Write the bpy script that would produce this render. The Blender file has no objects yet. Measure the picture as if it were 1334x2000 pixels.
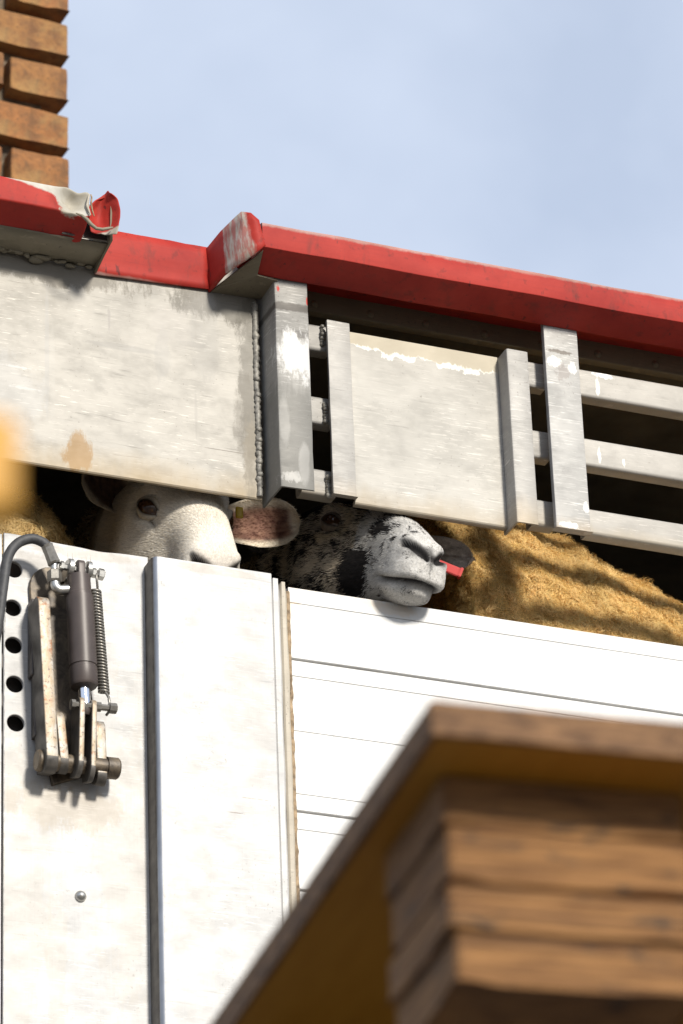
import bpy, bmesh, math, random
import numpy as np
from mathutils import Vector, Matrix, noise as mnoise

random.seed(7)
rng = np.random.default_rng(7)
SC = bpy.context.scene
COL = SC.collection
rad = math.radians

# ------------------------------------------------------------------ camera
cam_d = bpy.data.cameras.new("camera")
cam = bpy.data.objects.new("camera", cam_d)
COL.objects.link(cam)
FW = Vector((0.34499511, 0.81275754, 0.46947156))
RT = Vector((0.92712495, -0.37307337, -0.03543427))
UP = Vector((-0.14634787, -0.44748345, 0.88223629))
CAM = Vector((-2.55296, -6.01441, 1.0))
m = Matrix((RT, UP, -FW)).transposed().to_4x4()
m.translation = CAM
cam.matrix_world = m
cam_d.sensor_fit = 'VERTICAL'
cam_d.sensor_height = 36.0
cam_d.sensor_width = 24.0
cam_d.lens = 147.6
cam_d.clip_start = 0.1
cam_d.clip_end = 6000
cam_d.dof.use_dof = True
cam_d.dof.focus_distance = 7.38
cam_d.dof.aperture_fstop = 8.0
SC.camera = cam

# ------------------------------------------------------------------ sky, sun
SUN_EL, SUN_AZ = 26.0, 10.0          # elevation; degrees to the right of the trailer side's normal
sdir = Vector((math.sin(rad(SUN_AZ)) * math.cos(rad(SUN_EL)),
               -math.cos(rad(SUN_AZ)) * math.cos(rad(SUN_EL)), math.sin(rad(SUN_EL))))
world = bpy.data.worlds.new("World")
SC.world = world
world.use_nodes = True
nt = world.node_tree
nt.nodes.clear()
out = nt.nodes.new('ShaderNodeOutputWorld')
bg = nt.nodes.new('ShaderNodeBackground')
sky = nt.nodes.new('ShaderNodeTexSky')
sky.sky_type = 'NISHITA'
sky.sun_disc = False
sky.sun_elevation = rad(SUN_EL)
sky.sun_rotation = math.atan2(sdir.x, sdir.y)
sky.air_density = 1.0
sky.dust_density = 1.6
sky.ozone_density = 3.5
tc = nt.nodes.new('ShaderNodeTexCoord')
mp = nt.nodes.new('ShaderNodeMapping')
mp.inputs['Scale'].default_value = (1.0, 1.0, 1.25)
mp.inputs['Rotation'].default_value = (0.2, 0.3, 0.4)
n1 = nt.nodes.new('ShaderNodeTexNoise')
n1.inputs['Scale'].default_value = 5.5
n1.inputs['Detail'].default_value = 5
n1.inputs['Roughness'].default_value = 0.58
n1.inputs['Distortion'].default_value = 0.15
rmp = nt.nodes.new('ShaderNodeMapRange')
rmp.inputs['From Min'].default_value = 0.34
rmp.inputs['From Max'].default_value = 0.66
rmp.inputs['To Min'].default_value = 0.68
rmp.inputs['To Max'].default_value = 1.0
mix = nt.nodes.new('ShaderNodeMix')
mix.data_type = 'RGBA'
mix.inputs['B'].default_value = (4.85, 5.45, 6.55, 1)
nt.links.new(tc.outputs['Generated'], mp.inputs['Vector'])
nt.links.new(mp.outputs['Vector'], n1.inputs['Vector'])
nt.links.new(n1.outputs['Fac'], rmp.inputs['Value'])
nt.links.new(rmp.outputs['Result'], mix.inputs['Factor'])
nt.links.new(sky.outputs['Color'], mix.inputs['A'])
nt.links.new(mix.outputs['Result'], bg.inputs['Color'])
bg.inputs['Strength'].default_value = 0.15
nt.links.new(bg.outputs['Background'], out.inputs['Surface'])

sun_d = bpy.data.lights.new("sun", 'SUN')
sun = bpy.data.objects.new("sun", sun_d)
COL.objects.link(sun)
sun_d.energy = 5.0
sun_d.angle = rad(8.0)
sun_d.color = (1.0, 0.945, 0.85)
sun.rotation_euler = sdir.to_track_quat('Z', 'Y').to_euler()
sun.location = (6, -10, 9)

SC.view_settings.view_transform = 'Standard'
SC.view_settings.look = 'None'
SC.view_settings.exposure = 0.0
SC.view_settings.gamma = 1.0
SC.view_settings.use_curve_mapping = False
SC.render.engine = 'CYCLES'
SC.cycles.max_bounces = 8
SC.cycles.use_denoising = True

# ------------------------------------------------------------------ helpers: objects
def tag(o, label=None, cat=None, group=None, kind=None):
    if label: o['label'] = label
    if cat: o['category'] = cat
    if group: o['group'] = group
    if kind: o['kind'] = kind
    return o

def wloc(o):
    v = Vector((0, 0, 0))
    while o is not None:
        v += o.location
        o = o.parent
    return v

def empty(name, loc):
    o = bpy.data.objects.new(name, None)
    o.empty_display_size = 0.1
    COL.objects.link(o)
    o.location = loc
    return o

def link(name, me, mat=None, parent=None, smooth=False):
    """mesh in world coordinates -> object (child keeps world position)"""
    o = bpy.data.objects.new(name, me)
    COL.objects.link(o)
    if mat is not None:
        me.materials.clear()
        me.materials.append(mat)
    if parent is not None:
        o.parent = parent
        o.location = -wloc(parent)
    if smooth:
        me.polygons.foreach_set('use_smooth', [True] * len(me.polygons))
    return o

def from_bm(bm, name):
    me = bpy.data.meshes.new(name)
    bmesh.ops.recalc_face_normals(bm, faces=bm.faces[:])
    bm.to_mesh(me)
    bm.free()
    return me

def sharp_smooth(me, ang=35):
    me.polygons.foreach_set('use_smooth', [True] * len(me.polygons))
    me.set_sharp_from_angle(angle=rad(ang))

def box_bm(bm, x0, x1, y0, y1, z0, z1):
    vs = [bm.verts.new(p) for p in ((x0, y0, z0), (x1, y0, z0), (x1, y1, z0), (x0, y1, z0),
                                    (x0, y0, z1), (x1, y0, z1), (x1, y1, z1), (x0, y1, z1))]
    for f in ((0, 1, 2, 3), (4, 5, 6, 7), (0, 1, 5, 4), (1, 2, 6, 5), (2, 3, 7, 6), (3, 0, 4, 7)):
        bm.faces.new([vs[i] for i in f])
    return vs

def box(name, x0, x1, y0, y1, z0, z1, mat, parent, bev=0.003, seg=2):
    bm = bmesh.new()
    box_bm(bm, x0, x1, y0, y1, z0, z1)
    if bev:
        bmesh.ops.bevel(bm, geom=bm.edges[:], offset=bev, segments=seg, profile=0.5, affect='EDGES')
    me = from_bm(bm, name)
    if bev: sharp_smooth(me, 50)
    return link(name, me, mat, parent)

def extrude_x(name, prof, x0, x1, mat, parent, closed=True, nx=1, jit=0.0, smooth=0):
    """profile (y,z) list extruded along X"""
    bm = bmesh.new()
    rows = []
    for i in range(nx + 1):
        x = x0 + (x1 - x0) * i / nx
        rows.append([bm.verts.new((x, y, z)) for y, z in prof])
    n = len(prof)
    for a, b in zip(rows[:-1], rows[1:]):
        for k in range(n if closed else n - 1):
            bm.faces.new((a[k], a[(k + 1) % n], b[(k + 1) % n], b[k]))
    if closed:
        bm.faces.new(rows[0])
        bm.faces.new(rows[-1])
    if jit:
        for v in bm.verts:
            d = mnoise.noise_vector(Vector(v.co) * 9) * jit
            v.co += d
    me = from_bm(bm, name)
    if smooth: sharp_smooth(me, smooth)
    return link(name, me, mat, parent)

def outline_mesh(name, loops, thick, bev=0.0, res=2):
    """flat outline(s) in the XZ plane (first outer, rest holes) thickened about Y = 0"""
    cu = bpy.data.curves.new(name, 'CURVE')
    cu.dimensions = '2D'
    cu.fill_mode = 'BOTH'
    cu.extrude = max(thick / 2 - bev, 0.0001)
    cu.bevel_depth = bev
    cu.bevel_resolution = res
    cu.offset = -bev
    for lp in loops:
        sp = cu.splines.new('POLY')
        sp.points.add(len(lp) - 1)
        for p, (x, z) in zip(sp.points, lp):
            p.co = (x, z, 0, 1)
        sp.use_cyclic_u = True
    o = bpy.data.objects.new(name + '_tmp', cu)
    COL.objects.link(o)
    dg = bpy.context.evaluated_depsgraph_get()
    me = bpy.data.meshes.new_from_object(o.evaluated_get(dg))
    bpy.data.objects.remove(o)
    bpy.data.curves.remove(cu)
    me.name = name
    me.transform(Matrix.Rotation(rad(90), 4, 'X'))
    return me

def plate(name, loops, y_mid, thick, mat, parent, bev=0.0015):
    me = outline_mesh(name, loops, thick, bev)
    me.transform(Matrix.Translation((0, y_mid, 0)))
    sharp_smooth(me, 40)
    return link(name, me, mat, parent)

def circle(cx, cz, r, n=24):
    return [(cx + r * math.cos(2 * math.pi * i / n), cz + r * math.sin(2 * math.pi * i / n)) for i in range(n)]

def tube_bm(bm, pts, rads, n=12, cap=True):
    pts = [Vector(p) for p in pts]
    if not hasattr(rads, '__len__'): rads = [rads] * len(pts)
    t0 = (pts[1] - pts[0]).normalized()
    a = t0.orthogonal().normalized()
    rings = []
    for i, p in enumerate(pts):
        t = (pts[min(i + 1, len(pts) - 1)] - pts[max(i - 1, 0)]).normalized()
        a = (a - t * a.dot(t)).normalized()
        b = t.cross(a)
        rings.append([bm.verts.new(p + (a * math.cos(2 * math.pi * k / n) + b * math.sin(2 * math.pi * k / n)) * rads[i])
                      for k in range(n)])
    for r0, r1 in zip(rings[:-1], rings[1:]):
        for k in range(n):
            bm.faces.new((r0[k], r0[(k + 1) % n], r1[(k + 1) % n], r1[k]))
    if cap:
        bm.faces.new(rings[0]); bm.faces.new(rings[-1])
    return rings

def tube(name, pts, rads, mat, parent, n=12, ang=40):
    bm = bmesh.new()
    tube_bm(bm, pts, rads, n)
    me = from_bm(bm, name)
    sharp_smooth(me, ang)
    return link(name, me, mat, parent)

def rod(name, p0, p1, prof, mat, parent, n=20, ang=35):
    """lathe along p0->p1; prof = [(t in metres along, radius)]"""
    p0, p1 = Vector(p0), Vector(p1)
    d = (p1 - p0).normalized()
    a = d.orthogonal().normalized(); b = d.cross(a)
    bm = bmesh.new()
    rings = [[bm.verts.new(p0 + d * t + (a * math.cos(2 * math.pi * k / n) + b * math.sin(2 * math.pi * k / n)) * r)
              for k in range(n)] for t, r in prof]
    for r0, r1 in zip(rings[:-1], rings[1:]):
        for k in range(n):
            bm.faces.new((r0[k], r0[(k + 1) % n], r1[(k + 1) % n], r1[k]))
    bm.faces.new(rings[0]); bm.faces.new(rings[-1])
    me = from_bm(bm, name)
    sharp_smooth(me, ang)
    return link(name, me, mat, parent)

# ------------------------------------------------------------------ helpers: materials
class NB:
    def __init__(s, name):
        s.m = bpy.data.materials.new(name)
        s.m.use_nodes = True
        s.t = s.m.node_tree
        s.b = s.t.nodes['Principled BSDF']
        s.o = s.t.nodes['Material Output']
        s.tc = s.t.nodes.new('ShaderNodeTexCoord')
        s.co = s.tc.outputs['Object']
    def link(s, a, b): s.t.links.new(a, b)
    def val(s, v, sock):
        if isinstance(v, bpy.types.NodeSocket): s.link(v, sock)
        else: sock.default_value = v
    def mapping(s, scale=(1, 1, 1), loc=(0, 0, 0), rot=(0, 0, 0)):
        n = s.t.nodes.new('ShaderNodeMapping')
        n.inputs['Scale'].default_value = scale
        n.inputs['Location'].default_value = loc
        n.inputs['Rotation'].default_value = rot
        s.link(s.co, n.inputs['Vector'])
        return n.outputs['Vector']
    def noise(s, vec, scale, detail=4, rough=.55, dist=0.):
        n = s.t.nodes.new('ShaderNodeTexNoise')
        s.link(vec, n.inputs['Vector'])
        n.inputs['Scale'].default_value = scale
        n.inputs['Detail'].default_value = detail
        n.inputs['Roughness'].default_value = rough
        n.inputs['Distortion'].default_value = dist
        return n.outputs['Fac']
    def rng(s, v, a, b, c=0., d=1., smooth=False):
        n = s.t.nodes.new('ShaderNodeMapRange')
        if smooth: n.interpolation_type = 'SMOOTHSTEP'
        s.link(v, n.inputs['Value'])
        for k, x in zip(('From Min', 'From Max', 'To Min', 'To Max'), (a, b, c, d)):
            n.inputs[k].default_value = x
        return n.outputs['Result']
    def math(s, op, a, b=0.0):
        n = s.t.nodes.new('ShaderNodeMath')
        n.operation = op
        s.val(a, n.inputs[0]); s.val(b, n.inputs[1])
        return n.outputs[0]
    def mix(s, f, a, b, mode='MIX'):
        n = s.t.nodes.new('ShaderNodeMix')
        n.data_type = 'RGBA'
        n.blend_type = mode
        s.val(f, n.inputs['Factor'])
        for v, k in ((a, 'A'), (b, 'B')):
            if isinstance(v, bpy.types.NodeSocket): s.link(v, n.inputs[k])
            else: n.inputs[k].default_value = (*v, 1) if len(v) == 3 else v
        return n.outputs['Result']
    def sep(s, vec):
        n = s.t.nodes.new('ShaderNodeSeparateXYZ')
        s.link(vec, n.inputs[0])
        return n.outputs
    def bump(s, h, strength=.2, dist=.002):
        n = s.t.nodes.new('ShaderNodeBump')
        n.inputs['Strength'].default_value = strength
        n.inputs['Distance'].default_value = dist
        s.link(h, n.inputs['Height'])
        s.link(n.outputs['Normal'], s.b.inputs['Normal'])
    def done(s, col=None, rough=.5, metal=0., spec=None):
        if col is not None:
            if isinstance(col, bpy.types.NodeSocket): s.link(col, s.b.inputs['Base Color'])
            else: s.b.inputs['Base Color'].default_value = (*col, 1)
        s.val(rough, s.b.inputs['Roughness'])
        s.val(metal, s.b.inputs['Metallic'])
        if spec is not None: s.b.inputs['Specular IOR Level'].default_value = spec
        return s.m

def mat_plain(name, col, rough=.5, metal=0., var=.25, scale=30, bump=.15):
    k = NB(name)
    n = k.noise(k.co, scale, 5)
    c = k.mix(k.rng(n, .3, .7), tuple(x * (1 - var) for x in col), tuple(min(x * (1 + var), 1) for x in col))
    k.bump(k.noise(k.co, scale * 4, 3), bump, .001)
    return k.done(c, rough, metal)

def mat_alu(name, base, dirt=(.30, .20, .10), z_dirt=None, scratch=.5, speck=.5, metal=.08, rough=.58, patches=(), dark_z=None, band=None, vert=False):
    """weathered aluminium: rolled grain, scratches, chips, grime along its lower edge"""
    k = NB(name)
    big = k.noise(k.co, 3.4, 4, .55, .1)
    c = k.mix(k.rng(big, .3, .72), tuple(x * .88 for x in base), tuple(min(x * 1.07, 1) for x in base))
    mid = k.noise(k.mapping((1, 1, 1.6), rot=(0, rad(20), 0)), 13, 7, .68, .2)
    c = k.mix(k.math('MULTIPLY', k.rng(mid, .48, .66), .36 * min(scratch * 1.2, 1)), c, tuple(x * .55 for x in base))
    grain = k.noise(k.mapping((150, 3, 2.2) if vert else (3, 3, 230), rot=(0, rad(1.5), 0)), 4, 6, .75)
    c = k.mix(k.math('MULTIPLY', k.rng(grain, .35, .7), .26 * scratch + .04), c, tuple(x * .60 for x in base))
    gm = k.rng(k.noise(k.mapping((1, 1, 1), (2, 5, 1)), 6, 3), .42, .66)
    # pale scratches in several directions
    for i, (rot, sc, th, am) in enumerate((((0, rad(3), 0), (9, 9, 240), .63, .45), ((0, rad(12), 0), (8, 8, 150), .645, .7), ((0, rad(-31), 0), (10, 10, 140), .66, .9), ((0, rad(70), 0), (9, 9, 150), .67, .9), ((0, rad(48), 0), (10, 10, 130), .675, .9))):
        f = k.noise(k.mapping(sc, (i * 3.1, 0, i * 1.7), rot), 2.2, 3, .55)
        c = k.mix(k.math('MULTIPLY', k.math('MULTIPLY', k.rng(f, th, th + .02), am * scratch), k.math('ADD', .25, gm)), c, tuple(min(x * 1.6, .95) for x in base))
    # dark scuffs
    for i, (rot, sc, th) in enumerate((((0, rad(-24), 0), (4, 4, 60), .645), ((0, rad(80), 0), (3, 3, 130), .67), ((0, rad(28), 0), (3, 3, 150), .66))):
        f = k.noise(k.mapping(sc, (5 + i, 1, 2 + 3 * i), rot), 2.5, 4, .6)
        c = k.mix(k.math('MULTIPLY', k.rng(f, th, th + .06), .55 * scratch), c, tuple(x * .38 for x in base))
    sp = k.noise(k.co, 190, 2, .5)
    spm = k.rng(k.noise(k.co, 9, 3), .42, .62)
    c = k.mix(k.math('MULTIPLY', k.math('MULTIPLY', k.rng(sp, .66, .72), spm), speck), c, (.10, .085, .07))
    xyz = k.sep(k.co)
    if z_dirt:
        z0, z1 = z_dirt
        wob = k.math('ADD', xyz[2], k.math('MULTIPLY', k.math('SUBTRACT', k.noise(k.mapping((1, 1, .25)), 14, 5, .65), .5), (z1 - z0) * 1.3))
        g = k.rng(wob, z0, z1, .62, 0)
        c = k.mix(g, c, dirt)
    if dark_z:
        z0, z1, col, amt = dark_z
        wob = k.math('ADD', xyz[2], k.math('MULTIPLY', k.math('SUBTRACT', k.noise(k.mapping((1, 1, .15)), 60, 5, .7), .5), .12))
        c = k.mix(k.rng(wob, z0, z1, amt, 0), c, col)
    if band:
        # old coating left along the top edge, ragged below: z(x) = zb + slope*x
        zb, slope, col, colr = band
        rag = k.math('MULTIPLY', k.math('SUBTRACT', k.noise(k.mapping((1, 1, .3)), 24, 7, .72), .5), .050)
        h = k.math('ADD', k.math('SUBTRACT', xyz[2], k.math('MULTIPLY', xyz[0], slope)), rag)
        fl = k.rng(k.noise(k.mapping((1, 1, 1), (3, 2, 7)), 18, 4), .47, .53, 0., .009)
        c = k.mix(k.rng(k.math('ADD', h, fl), zb - .001, zb - .0003), c, colr)
        c = k.mix(k.rng(k.math('ADD', h, k.math('MULTIPLY', k.math('SUBTRACT', k.noise(k.co, 40, 4), .5), .02)), zb + .0, zb + .003), c, col)
    wobf = k.math('SUBTRACT', k.noise(k.mapping((1, 1, .6)), 110, 6, .75), .5)
    wobn = k.math('SUBTRACT', k.noise(k.mapping((1, 1, .45)), 26, 7, .75), .5)
    for (px, pz, rx, rz, tilt, col, amt) in patches:
        v = k.mapping((1 / rx, 0, 1 / rz), rot=(0, 0, 0))
        n = k.t.nodes.new('ShaderNodeVectorMath'); n.operation = 'SUBTRACT'
        k.link(v, n.inputs[0]); n.inputs[1].default_value = (px / rx, 0, pz / rz)
        n2 = k.t.nodes.new('ShaderNodeVectorRotate'); n2.rotation_type = 'Y_AXIS'
        n2.inputs['Angle'].default_value = tilt
        k.link(n.outputs[0], n2.inputs['Vector'])
        n3 = k.t.nodes.new('ShaderNodeVectorMath'); n3.operation = 'LENGTH'
        k.link(n2.outputs[0], n3.inputs[0])
        dd = k.math('ADD', n3.outputs['Value'], k.math('MULTIPLY', wobn if max(rx, rz) > .034 else wobf, 2.8 if min(rx, rz) > .012 or max(rx, rz) < .034 else 1.3))
        c = k.mix(k.rng(dd, .70, 1.0, amt, 0), c, col)
    k.bump(k.math('ADD', grain, k.math('MULTIPLY', mid, .6)), .10, .002)
    r = k.rng(mid, .3, .7, rough - .08, rough + .12)
    return k.done(c, r, metal, .3)

def mat_red(name, chips):
    """red paint, faded, with bare metal showing where `chips` socket builder says"""
    k = NB(name)
    n = k.noise(k.co, 7, 5, .6, .3)
    c = k.mix(k.rng(n, .3, .7), (.27, .018, .014), (.41, .038, .026))
    st = k.noise(k.mapping((2.5, 30, 60)), 3, 5, .65)
    c = k.mix(k.math('MULTIPLY', k.rng(st, .5, .75), .35), c, (.24, .02, .02))
    f = k.noise(k.co, 60, 4, .6)
    c = k.mix(k.math('MULTIPLY', k.rng(f, .60, .68), .45), c, (.13, .02, .016))
    cr = k.noise(k.mapping((40, 40, 9), rot=(0, rad(35), 0)), 2.0, 3, .5)
    c = k.mix(k.math('MULTIPLY', k.rng(cr, .69, .71), .7), c, (.08, .02, .02))
    gr = k.noise(k.mapping((6, 6, 2.5), (4, 2, 1)), 5, 6, .7, .3)
    c = k.mix(k.math('MULTIPLY', k.rng(gr, .54, .70), .5), c, (.10, .03, .024))
    xyz = k.sep(k.co)
    edge = k.noise(k.co, 32, 6, .72)
    fac = chips(k, xyz, edge)
    if fac is not None:
        bare = k.mix(k.rng(k.noise(k.co, 18, 4), .35, .65), (.34, .31, .25), (.52, .50, .45))
        c = k.mix(fac, c, bare)
    k.bump(k.noise(k.co, 45, 5, .6), .15, .002)
    return k.done(c, .6, 0.0, .18)

def smooth_noise_col(name, attr='col', rough=.75, sss=0.0, fine=260, amt=.25):
    k = NB(name)
    a = k.t.nodes.new('ShaderNodeAttribute')
    a.attribute_name = attr
    n = k.noise(k.co, fine, 3, .6)
    dk = k.mix(1.0, a.outputs['Color'], (1 - amt, 1 - amt, 1 - amt), 'MULTIPLY')
    c = k.mix(k.rng(n, .35, .65), dk, a.outputs['Color'])
    k.bump(n, .25, .0015)
    k.done(c, rough, 0., .25)
    return k.m

M = {}
M['alu_left'] = mat_alu('alu_upper_panel', (.43, .405, .36), dirt=(.34, .245, .12), z_dirt=(4.468, 4.530), scratch=.8, speck=.5,
    patches=((-.488, 4.507, .030, .042, .35, (.30, .185, .075), .8), (-.405, 4.735, .085, .007, .42, (.30, .285, .26), .6), (-.33, 4.735, .018, .06, -.35, (.33, .315, .29), .5), (-.275, 4.765, .035, .007, .5, (.27, .255, .23), .6), (-.43, 4.79, .003, .03, 0, (.3, .28, .26), .6), (-.545, 4.70, .0045, .15, -.02, (.375, .36, .335), .6), (-.585, 4.62, .03, .003, .85, (.60, .59, .56), .6), (-.60, 4.66, .03, .0025, .6, (.6, .59, .57), .6), (-.22, 4.56, .05, .0012, -.75, (.15, .13, .11), .7), (-.27, 4.62, .003, .06, .12, (.33, .31, .28), .5),
             (-.31, 4.79, .05, .05, .3, (.40, .375, .34), .5), (-.535, 4.66, .006, .12, .03, (.42, .40, .36), .45),
             (-.60, 4.60, .05, .09, .5, (.42, .41, .39), .5), (-.158, 4.72, .034, .24, 0, (.13, .12, .10), .62), (-.20, 4.865, .12, .045, -.3, (.11, .10, .08), .7), (-.175, 4.62, .03, .10, .1, (.16, .145, .12), .45),  # dark beside the post and under the lip: soot with painted shade
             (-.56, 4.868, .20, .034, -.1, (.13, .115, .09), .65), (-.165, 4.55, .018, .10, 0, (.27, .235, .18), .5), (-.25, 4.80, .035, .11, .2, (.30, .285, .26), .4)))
M['alu_mid'] = mat_alu('alu_vent_panel', (.435, .415, .375), dirt=(.31, .225, .115), z_dirt=(4.470, 4.53), scratch=.55, speck=.35,
    band=(4.807, .045 * -.6, (.42, .375, .29), (.66, .64, .59)))
M['alu_post'] = mat_alu('alu_post', (.375, .36, .335), dirt=(.40, .30, .17), z_dirt=(4.465, 4.54), scratch=.9, speck=.9, metal=.12)
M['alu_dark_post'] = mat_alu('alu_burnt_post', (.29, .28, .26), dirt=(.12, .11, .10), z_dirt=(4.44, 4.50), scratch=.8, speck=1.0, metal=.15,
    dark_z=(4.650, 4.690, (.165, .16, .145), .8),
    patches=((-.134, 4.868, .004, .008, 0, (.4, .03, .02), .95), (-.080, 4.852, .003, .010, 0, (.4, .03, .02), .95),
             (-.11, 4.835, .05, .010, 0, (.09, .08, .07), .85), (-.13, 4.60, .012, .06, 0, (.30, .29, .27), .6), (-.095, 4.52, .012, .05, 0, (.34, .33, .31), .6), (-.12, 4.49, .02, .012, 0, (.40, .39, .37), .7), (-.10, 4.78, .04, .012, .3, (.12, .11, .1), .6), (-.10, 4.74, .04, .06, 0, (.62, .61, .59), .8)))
M['alu_post_chip'] = mat_alu('alu_chipped_post', (.39, .38, .36), dirt=(.42, .32, .2), z_dirt=(4.46, 4.50), scratch=.9, speck=.6, metal=.12,
    patches=((.402, 4.815, .014, .014, 0, (.86, .85, .82), .9), (.437, 4.808, .010, .012, 0, (.86, .85, .82), .9), (.417, 4.838, .03, .005, 0, (.12, .1, .08), .8),
             (.418, 4.795, .016, .02, 0, (.25, .22, .2), .55), (.41, 4.48, .022, .006, .3, (.8, .78, .74), .8), (.447, 4.52, .007, .012, .5, (.85, .83, .78), .9)))
M['alu_slat'] = mat_alu('alu_slat', (.43, .405, .365), dirt=(.42, .33, .20), z_dirt=(4.46, 4.5), scratch=.6, speck=.4,
    patches=((.505, 4.813, .022, .008, .1, (.9, .89, .85), .95), (.493, 4.783, .004, .02, 0, (.85, .82, .75), .9), (.487, 4.64, .004, .018, 0, (.85, .83, .77), .8), (.535, 4.635, .003, .008, 0, (.85, .83, .77), .8)))
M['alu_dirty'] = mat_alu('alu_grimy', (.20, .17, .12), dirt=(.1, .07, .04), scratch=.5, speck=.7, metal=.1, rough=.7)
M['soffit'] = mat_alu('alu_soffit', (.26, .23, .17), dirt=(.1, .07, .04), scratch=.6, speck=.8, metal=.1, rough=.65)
M['weld'] = mat_plain('weld_bead', (.24, .225, .195), .55, .1, .5, 120, .4)
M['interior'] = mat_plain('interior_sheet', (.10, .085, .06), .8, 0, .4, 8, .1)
M['white_panel'] = mat_alu('pale_lower_panel', (.49, .482, .468), dirt=(.62, .50, .36), scratch=.55, speck=.4, metal=.0, rough=.4, vert=True,
    patches=((-.50, 3.85, .12, .045, 0, (.36, .29, .20), .5), (-.40, 3.78, .06, .30, 0, (.44, .40, .345), .4), (-.58, 3.70, .05, .3, 0, (.44, .40, .34), .4), (-.56, 4.29, .05, .03, .4, (.30, .265, .22), .5), (-.47, 4.33, .12, .012, -.1, (.34, .29, .23), .5), (-.52, 3.55, .02, .15, 0, (.42, .38, .32), .4),
             (-.25, 4.312, .10, .010, 0, (.36, .31, .25), .5), (-.20, 4.05, .05, .22, 0, (.45, .42, .385), .4), (-.30, 3.70, .04, .3, 0, (.45, .425, .39), .4), (-.22, 3.86, .018, .0012, .1, (.2, .16, .13), .7), (-.19, 3.89, .03, .0010, -.05, (.2, .16, .13), .6)))
M['white_plank'] = mat_alu('white_plank', (.66, .655, .64), dirt=(.62, .52, .38), scratch=.3, speck=.35, metal=.0, rough=.35,
    patches=((-.0, 4.312, .10, .014, 0, (.60, .50, .38), .5), (.45, 4.312, .16, .012, 0, (.66, .56, .45), .5), (.1, 4.306, .05, .014, 0, (.62, .52, .4), .45), (-.09, 4.29, .014, .05, 0, (.6, .48, .34), .5)))
M['trim'] = mat_alu('grimy_trim', (.46, .41, .33), dirt=(.30, .2, .1), scratch=.5, speck=1.0, metal=.0, rough=.55)
M['bare_edge'] = mat_plain('bare_aluminium_edge', (.30, .31, .33), .38, .85, .15, 20, .1)
M['joint_dirt'] = mat_plain('joint_dirt', (.27, .195, .12), .85, 0, .6, 90, .5)
M['steel_dark'] = mat_plain('dark_shade_sheet', (.085, .075, .07), .5, .4, .35, 40, .2)
M['cylinder'] = mat_plain('brown_ram_paint', (.065, .050, .044), .45, .1, .2, 25, .12)
M['zinc'] = mat_plain('zinc_plating', (.50, .49, .46), .32, .85, .2, 60, .15)
M['chrome'] = mat_plain('chromed_rod', (.80, .82, .86), .12, 1.0, .05, 20, .02)
M['spring'] = mat_plain('spring_steel', (.22, .205, .18), .38, .6, .25, 80, .15)
M['rubber'] = mat_plain('hose_rubber', (.045, .045, .047), .6, 0, .3, 120, .3)
k = NB('worn_steel_edge')
n = k.noise(k.mapping((1, 1, .5)), 60, 6, .7, .3)
c = k.mix(k.rng(n, .30, .60), (.38, .37, .345), (.29, .22, .14))
c = k.mix(k.rng(k.noise(k.co, 45, 5, .7), .56, .66), c, (.24, .11, .045))
c = k.mix(k.math('MULTIPLY', k.rng(k.noise(k.co, 170, 3), .58, .66), .7), c, (.08, .05, .035))
k.bump(n, .35, .002)
M['worn'] = k.done(c, .5, .25)
M['bar_side'] = mat_plain('shaded_side_face', (.085, .076, .066), .5, .15, .5, 45, .3)  # for left and side faces, their shade put into the colour
k = NB('greasy_back_plate')
n = k.noise(k.co, 30, 6, .7, .8)
c = k.mix(k.rng(n, .38, .62), (.055, .042, .03), (.17, .13, .085))
k.bump(n, .3, .003)
M['greasy'] = k.done(c, .5, .2)

# ------------------------------------------------------------------ ground
k = NB('asphalt_yard')
n = k.noise(k.co, .8, 8, .6, .2)
c = k.mix(k.rng(n, .3, .7), (.065, .061, .055), (.10, .094, .084))
c = k.mix(k.rng(k.noise(k.co, 60, 4), .4, .7), c, (.05, .047, .042))
k.bump(k.noise(k.co, 90, 4), .3, .004)
M['yard'] = k.done(c, .85)
bm = bmesh.new()
g = 3000
bm.faces.new([bm.verts.new(p) for p in ((-g, -g, 0), (g, -g, 0), (g, g, 0), (-g, g, 0))])
tag(link('ground', from_bm(bm, 'ground'), M['yard']), kind='structure', label='grey asphalt yard under the trailer')

# ------------------------------------------------------------------ livestock trailer
T = empty('livestock_trailer', (0, 0, 0))
tag(T, 'aluminium livestock trailer with red roof edge and white lower boards, sheep inside', 'trailer')
XL, XR, DEP = -2.6, 4.4, 1.95

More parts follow.
